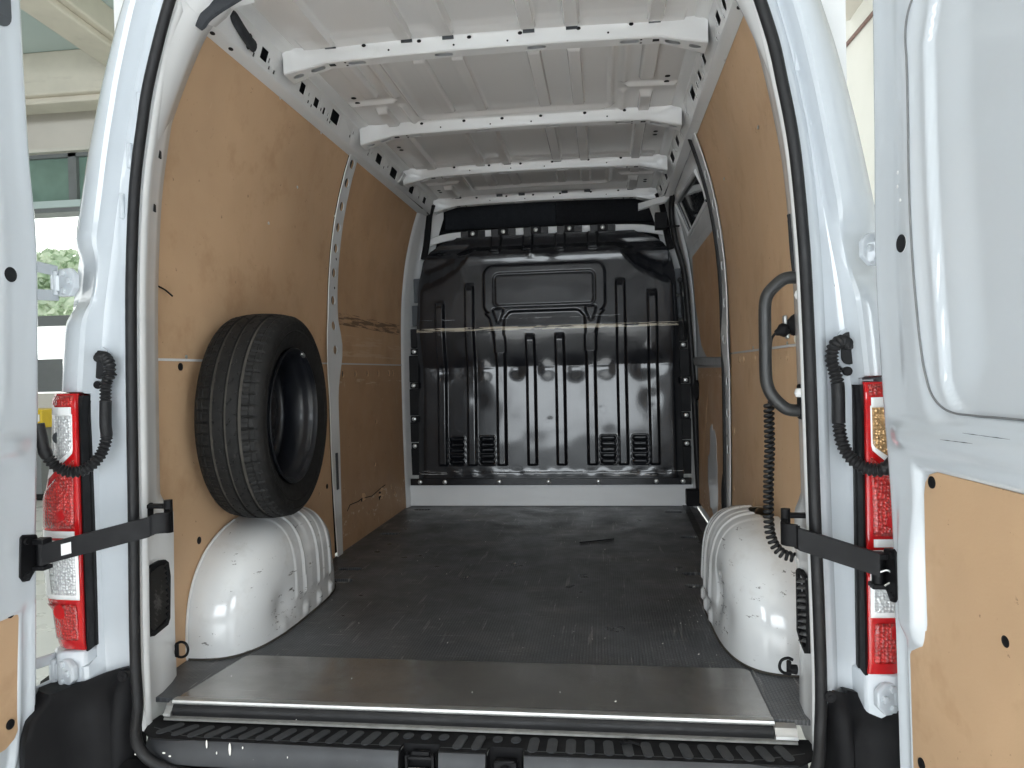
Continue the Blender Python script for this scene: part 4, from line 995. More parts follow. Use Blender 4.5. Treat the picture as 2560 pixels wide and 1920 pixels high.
# loose white runner end above the bulkhead
a_, b_ = RP(1595, 518, 2.55), RP(1672, 488, 2.45)
m = MB(); m.loft([[q+Vector((0, 0, .022)), q+Vector((0, -.02, .016)), q+Vector((0, -.02, -.016)), q+Vector((0, 0, -.022))] for q in crv([a_, (a_+b_)/2+Vector((0, 0, -.006)), b_, RP(1712, 400, 2.25)], 6)]); m.build('upper_runner', 'inner_white', sd, smooth=40)

# ================================================================== spare wheel leaning on the left arch
sw = empty('spare_wheel', (-.72, .50, .345)); tag(sw, 'used tyre on a black steel rim standing on the left wheel arch', 'spare wheel')
def place(o): o.matrix_parent_inverse = Matrix.Translation((.72, -.50, -.345)); o.location = (-.724, .508, .666); o.rotation_euler = (0, rad(.8), rad(4.0)); return o
RW = .322
prof = []
hwid = .098
side = [(.0, .206), (.012, .208), (.022, .216), (.026, .226), (.033, .245), (.038, .262), (.0385, .2635), (.0365, .265), (.037, .2665), (.040, .270), (.041, .282), (.0395, .290), (.0405, .292), (.040, .294), (.036, .302), (.030, .3085), (.022, .3135)]
base_w = hwid-.041
left = [(-(base_w+a), r) for a, r in side]
prof += [(x, r, 0) for x, r in left]
half = base_w+.021
tread = []
grooves = [(-.040, .0042), (0., .0042), (.040, .0042)]
N_ = 64
for i in range(N_+1):
    x = -half+2*half*i/N_; r = RW-.0095*(abs(x)/half)**2.6
    mi = 0
    for gx, gw in grooves:
        if abs(x-gx) < gw: r -= .0055; mi = 1
    if abs(abs(x)-.066) < .0015: r -= .002
    tread.append((x, r, mi))
prof += tread
prof += [(base_w+a, r, 0) for a, r in reversed(side)]
nseg = 420
def sipe(i, j, p):
    x, r = p[0], p[1]
    if r < .309 or p[2] == 1: return 0
    ax = abs(x)
    if ax > .047:      # shoulder blocks
        return -.0045 if (j+(3 if x > 0 else 0)) % 7 == 0 else (-.0022 if ax < .064 and (j+(3 if x > 0 else 0)) % 7 == 3 else 0)
    if .006 < ax < .038:
        k = (j+int((ax-.006)*260)+(5 if x > 0 else 0)) % 12
        return -.0032 if k == 0 and (ax < .018 or ax > .028) else 0
    return 0
m = MB(); m.lathe(prof, nseg, fn=sipe); place(m.build('tyre', ['tyre_rubber', 'groove_dust'], sw, smooth=28))
# moulded rings and block marks on the side wall
m = MB()
rp = [(.075, .205), (.078, .2005), (.080, .203), (.084, .211), (.0865, .214), (.089, .2135), (.090, .209), (.084, .2055), (.080, .2025), (.076, .199), (.068, .1985), (.060, .194), (.052, .184), (.044, .179), (.010, .1785), (-.008, .181), (-.015, .186), (-.018, .187), (-.028, .184), (-.034, .178), (-.038, .168), (-.040, .150), (-.026, .138), (-.022, .120), (-.028, .105), (-.036, .090), (-.036, .045), (-.032, .034), (-.032, .0)]
m.lathe(rp, 96); rim = place(m.build('rim', 'rim_black', sw, smooth=45))
for k in range(12):
    a = 2*math.pi*k/12; m = MB(); m.disc((-.0345, .126*math.cos(a), .126*math.sin(a)), (1, 0, 0), .017, .012, 12); link_o = m.build('rim_hole', 'dark_void', rim)
for k in range(5):
    a = 2*math.pi*k/5+.3; m = MB(); m.disc((-.0355, .068*math.cos(a), .068*math.sin(a)), (1, 0, 0), .011, .001, 12); m.build('bolt_hole', 'dark_void', rim)
a = rad(22); c_ = Vector((.084, -.209*math.sin(a)*-1, .209*math.cos(a)))
m = MB(); m.box(c_, (.012, .030, .012), Matrix.Rotation(-a, 3, 'X')); m.build('balance_weight', 'zinc', rim, bevel=.003)
rnd = random.Random(9)
for k in range(30):       # raised moulding marks, two arcs round the side wall
    if k in (7, 8, 14, 15, 16, 22, 23): continue
    a0 = k*2*math.pi/30+.1; ln = rnd.uniform(.04, .11); R_ = .283
    ms = MB(); ms.loft([[(base_w+.0405, r*math.cos(t), r*math.sin(t)) for r in (R_-.006, R_+.006)]+[(base_w+.0418, r*math.cos(t), r*math.sin(t)) for r in (R_+.005, R_-.005)] for t in frange(a0, a0+ln, 4)], closed=True, cap=True)
    place(ms.build('sidewall_moulding', 'tyre_rubber', sw, smooth=30))

# ================================================================== tail lights
def tail_light(sg):
    T = empty('tail_light', (sg*.95, -.08, .13), van)
    x0 = .900 if sg < 0 else .866; YL = -.120
    if sg < 0: zt = lambda py: at(150, py, Y=YL).z
    else: zt = lambda py: at(2185, (py-985)*(735/642)+955, Y=YL).z
    z0, z1 = zt(1626), zt(985)
    def wo(z):                                  # how far the lamp wraps outwards
        t = (z-z0)/(z1-z0)
        return interp([(0, .098), (.155, .112), (.175, .128), (.35, .135), (.58, .130), (.68, .112), (.75, .100), (1, .090)], t)
    zs = frange(z0, z1, 48)
    m = MB(); secs = []
    for z in zs:
        w = wo(z); e = .006*(1-sst(0, .02, z-z0))+.006*(1-sst(0, .02, z1-z))
        secs.append([(sg*(x0+dx), y, z) for dx, y in ((.035, -.05), (.003, YL+.006+e), (.005, YL+.001+e), (.010, YL+e), (w*.55, YL+.004+e), (w*.8, YL+.014+e), (w*.95, YL+.034+e), (w, YL+.065), (w+.004, .05))])
    m.loft(secs); m.add(secs[0]+[(sg*x0, .05, z0)], [tuple(range(len(secs[0])+1))]); m.add(secs[-1]+[(sg*x0, .05, z1)], [tuple(range(len(secs[-1])+1))])
    m.build('lamp_body', 'red_frame', T, smooth=50)
    def face(u, v, w):                          # u = distance from the inner edge, follows the curved lens
        W_ = wo(v); e = .006*(1-sst(0, .02, v-z0))+.006*(1-sst(0, .02, z1-v))
        t = u/W_; y = interp([(0, YL), (.55, YL+.004), (.8, YL+.014), (.95, YL+.034), (1, YL+.06)], t)+e
        return (sg*(x0+u), y-.0016+w, v)
    def zone(name, mat, poly, lift=0., n=10):
        # polygon in (fraction across, py) drawn as bands so that it follows the lens
        pts = [(f, zt(py)) for f, py in poly]; a, b = min(p[1] for p in pts), max(p[1] for p in pts); mb = MB(); secs = []
        for z in frange(a+.0004, b-.0004, 16):
            xs = []
            for (f1, q1), (f2, q2) in zip(pts, pts[1:]+pts[:1]):
                if (q1-z)*(q2-z) < 0: xs.append(f1+(f2-f1)*(z-q1)/(q2-q1))
            if len(xs) < 2: continue
            l, r = min(xs), max(xs); secs.append([face(wo(z)*f, z, -lift) for f in frange(l, r, n)])
        if len(secs) > 1: mb.loft(secs)
        o = mb.build(name, mat, T, smooth=60); s = o.modifiers.new('thick', 'SOLIDIFY'); s.thickness = .0015; s.offset = 0; return o
    zone('upper_reflector', 'red_lens', [(.12, 990), (.9, 990), (.9, 1014), (.12, 1014)], .0004)
    zone('white_band', 'white_lens', [(.16, 1018), (.84, 1018), (.84, 1038), (.16, 1038)], .0012)
    zone('white_surround', 'white_lens', [(.14, 1036), (.86, 1036), (.80, 1200), (.55, 1172), (.14, 1132)], .0006)
    zone('clear_lens', 'clear_lens' if sg < 0 else 'amber_reflector', [(.17, 1040), (.70, 1040), (.64, 1160), (.50, 1150), (.17, 1124)], .0022)
    zone('brake_lens', 'red_lens', [(.12, 1150), (.16, 1150), (.55, 1196), (.93, 1240), (.93, 1322), (.12, 1322)], .0006)
    zone('white_strip', 'white_lens', [(.12, 1328), (.92, 1328), (.92, 1346), (.12, 1346)], .0012)
    zone('reverse_surround', 'white_lens', [(.06, 1352), (.93, 1352), (.93, 1500), (.06, 1500)], .0006)
    zone('reverse_lens', 'clear_lens', [(.12, 1360), (.70, 1360), (.66, 1488), (.12, 1488)], .0022)
    zone('lower_lens', 'red_lens', [(.14, 1512), (.80, 1512), (.80, 1600), (.14, 1600)], .0010)
    for nm, f, py, r in (('bulb', .55, 1095, .014), ('bulb', .40, 1290, .012), ('bulb', .55, 1530, .018)):
        z = zt(py); p = Vector(face(wo(z)*f, z, 0)); m = MB(); m.disc(p+Vector((0, -.0005, 0)), (0, -1, 0), r, .002, 16); m.build(nm, 'cavity' if py < 1200 else 'red_frame', T)
    # black inner side of the housing
    m = MB(); secs = []
    for z in frange(z0-.004, z1-.006, 24):
        t = sst(z1-.05, z1-.005, z)
        dq = .018 if sg < 0 else .006; secs.append([(sg*(x0+.05), .03, z), (sg*(x0+.006), YL+.012, z), (sg*(x0-.001), YL+.008+.01*t, z), (sg*(x0-.003+dq*.2), YL+.020+.01*t, z), (sg*(x0-.003+dq*.55), YL+.045+.01*t, z), (sg*(x0-.007+dq*.65), YL+.048+.01*t, z), (sg*(x0-.005+dq), YL+.080, z), (sg*(x0+.02), .02, z)])
    m.loft(secs, cap=True); m.build('lamp_housing', 'black_plastic', T, smooth=40)
mirror(tail_light)

# ================================================================== rear doors
def door(sg):
    if sg > 0: etab = smooth_tab([(-.2, .912), (-.03, .909), (.23, .905), (.49, .901), (.75, .886), (1.0, .877), (1.3, .879), (1.9, .879)]); ang = rad(7)
    else: etab = smooth_tab([(-.2, .997), (-.05, .993), (.09, .982), (.49, .967), (.78, .952), (1.1, .944), (1.32, .956), (1.67, .965), (1.9, .966)]); ang = rad(1.5)
    Y0 = -.16
    dv = Vector((sg*math.sin(ang), -math.cos(ang), 0)); nv = Vector((-sg*math.cos(ang), -math.sin(ang), 0))
    def P(s, z, d=0.): return Vector((sg*interp(etab, z), Y0, z))+dv*s+nv*d
    def sz(px, py, d=0.):                       # photograph -> door coordinates
        s, z = .1, .5
        dr = FW+RT*((px-1280)/FPX)-UP*((py-960)/FPX)
        for _ in range(8):
            o = Vector((sg*interp(etab, z), Y0, 0))+nv*d; nn = nv
            t = (o-CAM).dot(nn)/dr.dot(nn); q = CAM+dr*t; z = q.z; s = (q-Vector((sg*interp(etab, z), Y0, 0))).dot(dv)
        return s, z
    T = empty('rear_door', (sg*.93, -.16, -.12), van)
    if sg > 0:
        ol = [sz(px, py) for px, py in ((2340, 0), (2325, 100), (2330, 300), (2337, 500), (2350, 700), (2362, 850))]
        sed = sorted([(z, s) for s, z in ol]); zed = [(0, sz(2400, 1035)[1]), (.7, sz(2400, 1035)[1])]
    else: sed = [(.6, .19), (1.6, .165)]; zed = [(0, .70), (.7, .70)]
    zb = zed[0][1]; WD = .70; ZB, ZT = -.13, 1.86
    def rec(s, z):                              # >0 inside the window recess
        a = s-interp(sed, z); b = z-zb; c = min(a, b); r = .07
        if a < r and b < r: c = r-math.hypot(r-a, r-b)
        return min(c, 1.72-z, WD-.07-s)
    def dep(s, z):
        d = -.022+.022*sst(0, .016, s)          # rolled hinge edge
        d += .014*sst(.022, .034, s)
        up = sst(zb-.04, zb+.0, z)
        # upper frame: shallow trough between two soft ridges
        tr = math.exp(-((s-.085)/.030)**4); d -= .003*tr*up*sst(zb-.02, zb+.10, z)
        q = rec(s, z)
        d -= .010*sst(-.070, -.025, q)*up
        d -= .012*sst(-.012, .0, q)+.010*sst(.0, .09, q)*1.0
        # ledge below the recess
        lg = sst(.035, .12, s)
        d += .016*lg*sst(zb-.085, zb-.055, z)*(1-sst(zb-.04, zb-.015, z))
        # lower field: pocket for the plywood
        if sg > 0: e = interp([(-.2, .085), (.235, .085), (.262, .125), (.30, .135), (.60, .135)], z); zt_ = .585
        else: e = interp([(-.2, .085), (.30, .085)], z); zt_ = .262
        pk = min(s-e, zt_-z); d -= .016*sst(-.018, .0, pk)*(1-sst(zb-.09, zb-.07, z))
        d -= .010*math.exp(-((s-.055)/.016)**2)*(1-sst(.26, .30, z))
        # tapered strut above the notch
        if sg > 0: d += .014*sst(.05, .075, s)*(1-sst(.115, .135, s))*sst(.245, .30, z)*(1-sst(.40, .56, z))
        d += .0006*noise.noise((s*7, z*5, sg))
        return d
    def cut(s, z):                              # rounded lower corner on the hinge side
        r = .10
        if z < ZB+r and s < r: 
            return max(0, r-math.sqrt(max(0, r*r-(ZB+r-z)**2)))
        return 0
    zs = frange(ZB, ZT, 250); ss = [0, .003, .007, .012, .017]+frange(.022, WD, 130)
    def pos(s, z):
        s2 = cut(0, z)+s*(WD-cut(0, z))/WD if z < ZB+.1 else s
        return P(s2, z, dep(s, z))
    m = MB(); m.grid(lambda z, s: pos(s, z), zs, ss); m.build('inner_skin', 'white_paint', T, smooth=55)
    m = MB(); m.grid(lambda z, s: P((cut(0, z)+s*(WD-cut(0, z))/WD) if z < ZB+.1 else s, z, -.075), zs[::8], frange(0, WD, 6)); m.build('outer_skin', 'white_paint', T, smooth=50)
    def edge(s): return [[pos(s, z), P((cut(0, z) if s == 0 else s) if z < ZB+.1 else s, z, -.075)] for z in zs]
    m = MB(); m.loft(edge(0)); m.loft(edge(WD)); m.loft([[pos(s, ZB), P(max(s, cut(0, ZB)), ZB, -.075)] for s in ss]); m.loft([[pos(s, ZT), P(s, ZT, -.075)] for s in ss]); m.build('door_edge', 'white_paint', T, smooth=50)
    # gasket line round the recess
    if sg > 0:
        g_ = [sz(px, py, -.03) for px, py in ((2352, -40), (2335, 20), (2326, 90), (2328, 200), (2332, 400), (2341, 620), (2352, 760), (2362, 860), (2372, 935), (2388, 990), (2420, 1025), (2480, 1038), (2560, 1045))]
        g_.append((.64, g_[-1][1]))
        m = MB(); g_ = [(p.x, p.y) for p in crv([(s, z, 0) for s, z in g_], 6)]; m.tube([P(s, z, max(dep(s, z), dep(s-.004, z), dep(s, z-.004))+.0012) for s, z in g_], .0019, 7); m.build('recess_gasket', 'gasket_grey', T)
    else:
        s_, z_ = sz(-6, 12); m = MB(); m.plate(rr2(s_+.03, z_+.03, .10, .16, .03), [], lambda u, v, w: P(u, v, dep(u, v)+.003-w), .002); m.build('door_opening', 'cavity', T, smooth=0)
    # round access hole with a visible rim
    s_, z_ = sz(2273, 608) if sg > 0 else sz(14, 687)
    c0_ = P(s_, z_, dep(s_, z_)); m = MB(); m.tube([c0_+nv*.0010, c0_-nv*.03], .0165, 20, cap=False); m.build('hole_rim', 'inner_white', T)
    m = MB(); m.disc(c0_+nv*.0006, nv, .0165, .0012, 20); m.build('access_hole', 'dark_void', T)
    if sg > 0:
        for px, py in ((2263, 431), (2262, 466), (2270, 500)):
            s_, z_ = sz(px, py); m = MB(); m.disc(P(s_, z_, dep(s_, z_)), nv, .0035, .001, 10); m.build('dimple', 'inner_white', T)
        # hook shaped scratch marks
        m = MB()
        for (pa, pb) in (((2438, 1082), (2560, 1098)), ((2395, 1098), (2480, 1108))):
            a, b = sz(*pa), sz(*pb); pts = []
            for k in range(9):
                s_, z_ = a[0]+(b[0]-a[0])*k/8, a[1]+(b[1]-a[1])*k/8; pts.append(P(s_, z_, dep(s_, z_)))
            mm = MB(); mm.tube(pts, [.0002, .0004, .0008, .0003, .0006, .0004, .0009, .0004, .0002], 5); mm.build('scuff_mark', 'cavity', T)
        pl = [sz(px, py, .0) for px, py in ((2319, 1235), (2322, 1205), (2332, 1186), (2352, 1180), (2560, 1234))]
        pl += [(.66, pl[-1][1]), (.66, -.09)]+[sz(px, py) for px, py in ((2296, 1990), (2291, 1900), (2284, 1760), (2281, 1640), (2281, 1585), (2288, 1567), (2304, 1566), (2318, 1574), (2325, 1578), (2327, 1560), (2322, 1400))]
        blt = [(2331, 1206), (2295, 1588), (2518, 1603), (2305, 1910)]
    else:
        a, b = sz(43, 1530), sz(41, 1830)
        pl = [(a[0]+.0, a[1]-.015), (a[0]+.008, a[1]+.005), (a[0]+.025, a[1]+.011), (.62, a[1]+.011), (.62, b[1]-.02), (b[0]+.035, b[1]-.022), (b[0]+.012, b[1]-.010), (b[0]+.0, b[1]+.01)]
        blt = [(25, 1533), (25, 1811)]
    m = MB(); m.plate(pl, [], lambda u, v, w: P(u, v, .007-w), .005); ply = m.build('plywood_panel', 'plywood', T, smooth=0, bevel=.0015)
    for px, py in blt:
        s_, z_ = sz(px, py, .007); m = MB(); m.disc(P(s_, z_, .007), nv, .011, .003, 18, dome=.001); m.build('plastic_rivet', 'black_plastic', T)
    # ------------- check arm between pillar and door
    A = empty('check_arm', (sg*.8, -.05, .40), van)
    if sg < 0: e_in = at(418, 1298, Y=-.085); e_md = at(408, 1308, Y=-.135); e_out = at(108, 1386, Y=-.200); br = sz(58, 1390)
    else: e_in = at(1963, 1325, Y=-.085); e_md = at(1969, 1338, Y=-.135); e_out = at(2200, 1412, Y=-.185); br = sz(2245, 1432)
    path = [e_in+Vector((sg*.004, .012, .001)), e_in, e_md+Vector((-sg*.004, .012, 0)), e_md+Vector((sg*.016, -.006, 0))]+[e_md.lerp(e_out, t) for t in (.12, .3, .6, .85, 1)]
    path = crv(path, 6); secs = []
    for i, p in enumerate(path):
        d = (path[min(i+1, len(path)-1)]-path[max(i-1, 0)]).normalized(); sd_ = Vector((d.y, -d.x, 0)).normalized()*.006
        h_ = .023
        secs.append([p-sd_+Vector((0, 0, h_)), p+sd_+Vector((0, 0, h_)), p+sd_*1.0+Vector((0, 0, -h_)), p-sd_+Vector((0, 0, -h_))])
    m = MB(); m.loft(secs, closed=True, cap=True); m.build('arm_bar', 'black_metal', A, smooth=30, bevel=.002)
    m = MB(); q = e_in+Vector((sg*.004, .012, 0)); m.tube([q+Vector((0, 0, -.034)), q+Vector((0, 0, .044))], .010, 12); m.build('pivot_pin', 'black_metal', A)
    m = MB(); m.box(q+Vector((sg*.030, .006, .028)), (.062, .022, .010)); m.box(q+Vector((sg*.030, .006, -.024)), (.062, .022, .010)); m.box(q+Vector((sg*.056, .010, .004)), (.010, .024, .060)); m.build('pillar_bracket', 'black_plastic', A, bevel=.003)
    s_, z_ = br
    f = lambda u, v, w: P(s_+u, z_+v, dep(s_+u, z_+v)*.0+.018-w)
    m = MB(); m.plate([(-.030, .020), (-.020, .045), (.018, .052), (.026, .048), (.028, -.040), (.018, -.054), (.000, -.056), (-.022, -.030)], [], f, .010); m.build('door_bracket', 'black_metal', A, smooth=0, bevel=.003)
    kn = P(s_-.020, z_, .030)
    m = MB(); m.tube([kn+Vector((0, 0, -.034)), kn+Vector((0, 0, .036))], .012, 14); m.box(kn+Vector((0, 0, .030)), (.03, .03, .012)); m.box(kn+Vector((0, 0, -.030)), (.03, .03, .010)); m.build('door_pivot', 'black_metal', A, bevel=.002)
    for dz in (.036, -.042):
        m = MB(); m.disc(P(s_+.012, z_+dz, .018), nv, .008, .005, 6); m.build('bracket_bolt', 'black_metal', A)
    if sg < 0:
        p = e_md.lerp(e_out, .80); d = (e_out-e_md).normalized(); sd_ = Vector((d.y, -d.x, 0)).normalized()
        if sd_.y > 0: sd_ = -sd_
        c1 = p+sd_*.0068
        m = MB(); m.add([c1-d*.011+Vector((0, 0, .013)), c1+d*.011+Vector((0, 0, .013)), c1+d*.011-Vector((0, 0, .013)), c1-d*.011-Vector((0, 0, .013))], [(0, 1, 2, 3)]); o = m.build('sticker', 'sticker', A, smooth=0); s2 = o.modifiers.new('t', 'SOLIDIFY'); s2.thickness = .0006
    else:
        m = MB(); m.tube(crv([kn+Vector((-.005, -.016, .0)), kn+Vector((.012, -.022, .006)), kn+Vector((.022, -.02, -.012)), kn+Vector((.006, -.018, -.026))], 6), .002, 6); m.build('spring_wire', 'zinc', A)
    # ------------- hinges
    for zc_, k in ((at(172, 707, Y=-.08).z, 0), (at(165, 1672, Y=-.08).z, 1)):
        H = empty('door_hinge', (sg*.95, -.1, zc_), van)
        if sg < 0: c = Vector((at(176, 707, Y=-.085).x, -.085, zc_)) if k == 0 else Vector((at(172, 1672, Y=-.10).x, -.10, zc_))
        else: c = Vector((at(2178, 650, Y=-.085).x, -.085, zc_)) if k == 0 else Vector((at(2215, 1735, Y=-.10).x, -.10, zc_))
        nr = Vector((sg*.30, -1, 0)).normalized(); u = Vector((nr.y, -nr.x, 0))*-sg; u = Vector((-sg*1, 0, 0)); u = (u-nr*u.dot(nr)).normalized()
        def HP(a, b, w): return c+u*a+Vector((0, 0, b))-nr*w*1.0
        oct_ = [(-.030, .034), (.008, .034), (.026, .018), (.026, -.014), (.006, -.034), (-.030, -.034)]
        m = MB(); m.plate(oct_, [], lambda a, b, w: HP(a, b, w-.010), .016); m.build('hinge_plate', 'white_paint', H, smooth=0, bevel=.004)
        for a, b in ((-.008, .022), (.010, .002), (-.010, -.020)):
            m = MB(); m.disc(HP(a, b, -.010), nr, .0085, .006, 6, dome=.001); m.build('hinge_bolt', 'white_paint', H)
        kx = HP(-.045, 0, -.006)
        m = MB(); m.tube([kx+Vector((0, 0, -.030)), kx+Vector((0, 0, .030))], .011, 14); m.box(HP(-.034, 0, -.002), (.03, .018, .040)); m.build('knuckle', 'white_paint', H, bevel=.003)
        de = P(.02, zc_, -.045)
        for dz in (.030, -.030):
            m = MB(); pts = [kx+Vector((0, 0, dz)), kx.lerp(de, .5)+Vector((0, -.004, dz*1.1)), de+Vector((0, 0, dz*1.2))]
            m.loft([[q+Vector((0, -.010, .014)), q+Vector((0, .010, .014)), q+Vector((0, .010, -.012)), q+Vector((0, -.010, -.012))] for q in crv(pts, 5)], closed=True, cap=True); m.build('hinge_arm', 'white_paint', H, smooth=40, bevel=.003)
        # body boss that carries the plate
        if k == 1:
            m = MB(); pr_ = [(.055, .03), (.060, -.02), (.035, -.10), (-.02, -.118), (-.050, -.09), (-.055, .03)]
            secs = [[c+Vector((sg*-(-a)*1.0*-1 if False else -sg*a, y+.110-.0, dz)) for a, y in [(q[0]*sc2, q[1]) for q in pr_]] for dz, sc2 in ((-.050, .9), (-.042, 1.05), (.044, 1.1), (.052, 1.0))]
            m.loft(secs, closed=True, cap=True); m.build('hinge_boss', 'white_paint', H, smooth=45, bevel=.006)
mirror(door)

# ================================================================== wiring hoses between pillar and door
def hose(sg):
    if sg < 0: pts = [(246, 893, -.052), (262, 893, -.075), (274, 912, -.085), (273, 938, -.085), (265, 958, -.085), (264, 1000, -.085), (264, 1060, -.09), (266, 1095, -.095), (251, 1138, -.105), (216, 1172, -.12), (174, 1180, -.135), (135, 1161, -.15), (112, 1128, -.165), (103, 1090, -.175), (96, 1060, -.18)]
    else: pts = [(2122, 862, -.052), (2103, 853, -.078), (2085, 866, -.088), (2079, 898, -.09), (2087, 930, -.09), (2094, 960, -.09), (2096, 1000, -.09), (2097, 1060, -.095), (2106, 1108, -.10), (2126, 1143, -.11), (2158, 1168, -.125), (2192, 1176, -.14), (2215, 1170, -.15), (2235, 1150, -.16)]
    H = empty('wiring_hose', tuple(at(*pts[0][:2], Y=pts[0][2])), van)
    c = crv([at(px, py, Y=y) for px, py, y in pts], 26); r = []; n = len(c); acc = 0
    for i, p in enumerate(c):
        if i: acc += (c[i]-c[i-1]).length
        f = i/26
        lo_, hi_ = (5.1, 6.9) if sg < 0 else (4.9, 7.0)
        if lo_ < f < hi_: r.append(.0135)
        elif f > 11.6: r.append(.0125+.002*math.sin(min(1, (f-11.6)/.6)*math.pi))
        else: r.append(.0122+.0021*math.sin(acc*2*math.pi/.0088))
    m = MB(); m.tube(c, r, 14); m.build('corrugated_hose', 'rubber', H, smooth=60)
    g0 = at(251, 908, Y=-.053) if sg < 0 else at(2121, 866, Y=-.053)
    m = MB(); o = stadium(0, 0, .070, .032, 8); m.plate(o, [], lambda a, b, w: (g0.x+b, g0.y-.006+w, g0.z-.004+a), .006); m.build('grommet', 'rubber', H, smooth=0, bevel=.002)
    m = MB(); m.plate(stadium(0, 0, .088, .048, 10), [stadium(0, 0, .072, .034, 10)], lambda a, b, w: (g0.x+b, g0.y-.002+w, g0.z-.004+a), .004); m.build('grommet_rim', 'white_paint', H, smooth=0, bevel=.0015)
    t0 = at(248, 962, Y=-.075) if sg < 0 else at(2117, 928, Y=-.08)
    m = MB(); m.disc(t0, (0, -1, 0), .010, .010, 12); m.tube([t0, t0+Vector((-sg*-.0+.0, .0, .0))+Vector((sg*-.022, -.004, .006))], .005, 8); m.build('clip', 'black_plastic', H)
    if sg < 0:
        t1 = at(286, 937, Y=-.088); m = MB(); m.tube([t1-Vector((.012, 0, 0)), t1+Vector((.006, 0, 0))], .0022, 6); m.build('cable_tie', 'black_plastic', H)
mirror(hose)

# ================================================================== air outlets, lashing rings
def outlet(sg):
    V = empty('air_outlet', (sg*.78, 0, .22), van)
    X = sg*(.7755 if sg < 0 else .7650)
    if sg < 0: cor = [(366, 1433), (369, 1423), (378, 1412), (398, 1401), (412, 1399), (420, 1405), (425, 1440), (424, 1545), (419, 1562), (385, 1590), (375, 1592), (368, 1585), (365, 1550)]
    else: cor = [(1992, 1425), (1996, 1420), (2004, 1424), (2014, 1440), (2019, 1460), (2023, 1600), (2021, 1634), (2014, 1634), (2003, 1608), (1994, 1575)]
    o = [at(px, py, X=X) for px, py in cor]; o2 = [(p.y, p.z) for p in o]
    cy, cz = sum(a for a, b in o2)/len(o2), sum(b for a, b in o2)/len(o2)
    inn = [(cy+(a-cy)*.72, cz+(b-cz)*.86) for a, b in o2]
    m = MB(); m.plate(o2, [inn], lambda u, v, w: (X-sg*.003+sg*w, u, v), .008); m.build('outlet_frame', 'black_plastic', V, smooth=0, bevel=.0012)
    m = MB(); m.plate([(cy+(a-cy)*.9, cz+(b-cz)*.95) for a, b in o2], [], lambda u, v, w: (X+sg*(.004+w), u, v), .001); m.build('outlet_back', 'dark_void', V, smooth=0)
    z0_, z1_ = min(b for a, b in inn), max(b for a, b in inn); y0_, y1_ = min(a for a, b in inn), max(a for a, b in inn)
    sh = (1 if sg < 0 else -1)*.010
    for k in range(10):
        z = z0_+(z1_-z0_)*(k+.7)/10.6
        m = MB(); m.add([(X-sg*.0035, y0_, z-.003-sh), (X-sg*.0035, y1_, z-.003+sh), (X+sg*.003, y1_, z+.006+sh), (X+sg*.003, y0_, z+.006-sh)], [(0, 1, 2, 3)]); q = m.build('slat', 'handle_black', V, smooth=0); s = q.modifiers.new('t', 'SOLIDIFY'); s.thickness = .0025
    # lashing ring
    p = at(*((452, 1625) if sg < 0 else (1975, 1665)), Y=.10)
    R_ = empty('lashing_ring', tuple(p), van)
    m = MB(); b0 = at(*((431, 1627) if sg < 0 else (1986, 1672)), Y=.095 if sg < 0 else .03); m.tube([b0+Vector((sg*.006, 0, -.002)), b0+Vector((-sg*.012, 0, .0))], [.012, .010], 10); m.box(b0+Vector((-sg*.012, 0, .002)), (.010, .012, .034)); m.build('ring_mount', 'black_metal', R_, bevel=.003)
    cpts = [(440, 1610), (452, 1605), (464, 1609), (470, 1623), (466, 1637), (454, 1643), (441, 1640)] if sg < 0 else [(1982, 1650), (1970, 1645), (1955, 1650), (1949, 1663), (1952, 1676), (1964, 1683), (1980, 1680)]
    m = MB(); m.tube(crv([at(px, py, Y=.09 if sg < 0 else .02) for px, py in cpts], 6), .0035, 8); m.build('ring', 'black_metal', R_)
mirror(outlet)

# ================================================================== grab handle on the right pillar
gh = empty('grab_handle', tuple(at(1998, 860, Y=-.03)), van)
pts = [(2000, 694), (1975, 694), (1957, 699), (1937, 715), (1920, 735), (1913, 758), (1912, 800), (1913, 860), (1914, 930), (1918, 962), (1930, 988), (1952, 1012), (1972, 1024), (2000, 1027)]
m = MB(); m.tube(crv([at(px, py, Y=-.030) for px, py in pts], 6), .0138, 14); m.build('grip_tube', 'handle_black', gh, smooth=60)
for y0, y1, yb in ((672, 762, 737), (960, 1048, 982)):
    a, b = at(2000, y0, Y=-.030), at(2003, y1, Y=-.030)
    m = MB(); m.box((a+b)/2, (.010, .03, a.z-b.z)); m.build('mount_plate', 'black_metal', gh, bevel=.004)
    q = at(1993, yb, Y=-.045); m = MB(); m.disc(q+Vector((.006, 0, 0)), (-1, -.5, 0), .011, .008, 6, dome=.003); m.build('mount_bolt', 'sticker', gh)
pts = [at(px, py, Y=-.02) for px, py in ((1976, 535), (1980, 560), (1984, 620), (1989, 668), (1994, 690))]
m = MB(); m.tube(crv(pts, 4), [.008]*3+[.009]*14, 8, flat=.5); m.build('rubber_flap', 'rubber', van)

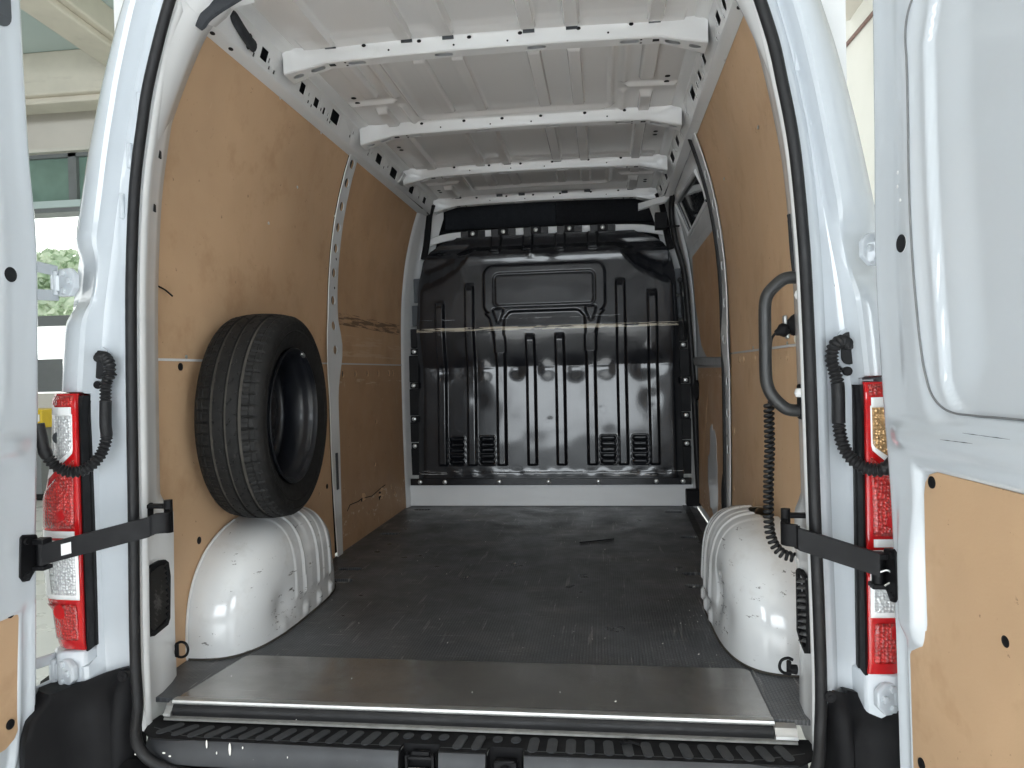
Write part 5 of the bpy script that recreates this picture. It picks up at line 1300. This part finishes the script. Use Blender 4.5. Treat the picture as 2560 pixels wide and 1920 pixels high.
# socket, plug and coiled lead
so = empty('trailer_socket', tuple(at(1985, 815, Y=.06)), van)
a, b = at(2003, 808, Y=.065), at(1972, 824, Y=.065)
m = MB(); m.tube([a+(a-b)*.5, a, a.lerp(b, .4), a.lerp(b, .85), b], [.026, .027, .026, .020, .015], 16); m.build('socket_body', 'black_plastic', so, smooth=50)
for px, py in ((1962, 800), (1968, 835)):
    q = at(px, py, Y=.066); m = MB(); m.box(q, (.008, .02, .022)); m.build('socket_flange', 'zinc', so, bevel=.003)
for dx in (0, 4):
    m = MB(); m.tube(crv([at(px+dx, py, Y=.06) for px, py in ((1993, 830), (1987, 842), (1989, 856), (1998, 862))], 6), .0018, 6); m.build('loose_wire', 'cream_wire', so)
cc = empty('coiled_cable', tuple(at(1925, 1200, Y=.03))); tag(cc, 'black coiled electric lead hanging from the grab handle to the right wheel arch', 'cable')
m = MB(); a, b = at(1968, 822, Y=.064), at(1938, 833, Y=.064); m.tube([a, a.lerp(b, .25), a.lerp(b, .5), a.lerp(b, .75), b], [.014, .0165, .0155, .009, .006], 14); m.build('plug', 'black_plastic', cc, smooth=50)
m = MB(); m.tube(crv([at(px, py, Y=y) for px, py, y in ((1938, 833, .064), (1929, 848, .06), (1926, 880, .06), (1927, 930, .06), (1929, 980, .06), (1922, 1005, .06))], 6), .003, 7); m.build('straight_lead', 'rubber', cc)
base = crv([at(px, py, Y=.06) for px, py in ((1922, 1005), (1923, 1060), (1924, 1120), (1922, 1180), (1921, 1240), (1922, 1300), (1926, 1335), (1938, 1365), (1958, 1385), (1986, 1394))], 40)
acc = 0; helix = []; T0 = None
for i, p in enumerate(base):
    if i: acc += (base[i]-base[i-1]).length
    d = (base[min(i+1, len(base)-1)]-base[max(i-1, 0)]).normalized()
    n1 = Vector((0, 1, 0)); n1 = (n1-d*n1.dot(d)).normalized(); n2 = d.cross(n1); a = acc/.0118*2*math.pi
    helix.append(p+n1*math.cos(a)*.0088+n2*math.sin(a)*.0088)
m = MB(); m.tube(crv(helix, 2), .0041, 7); m.build('coil', 'rubber', cc, smooth=60)
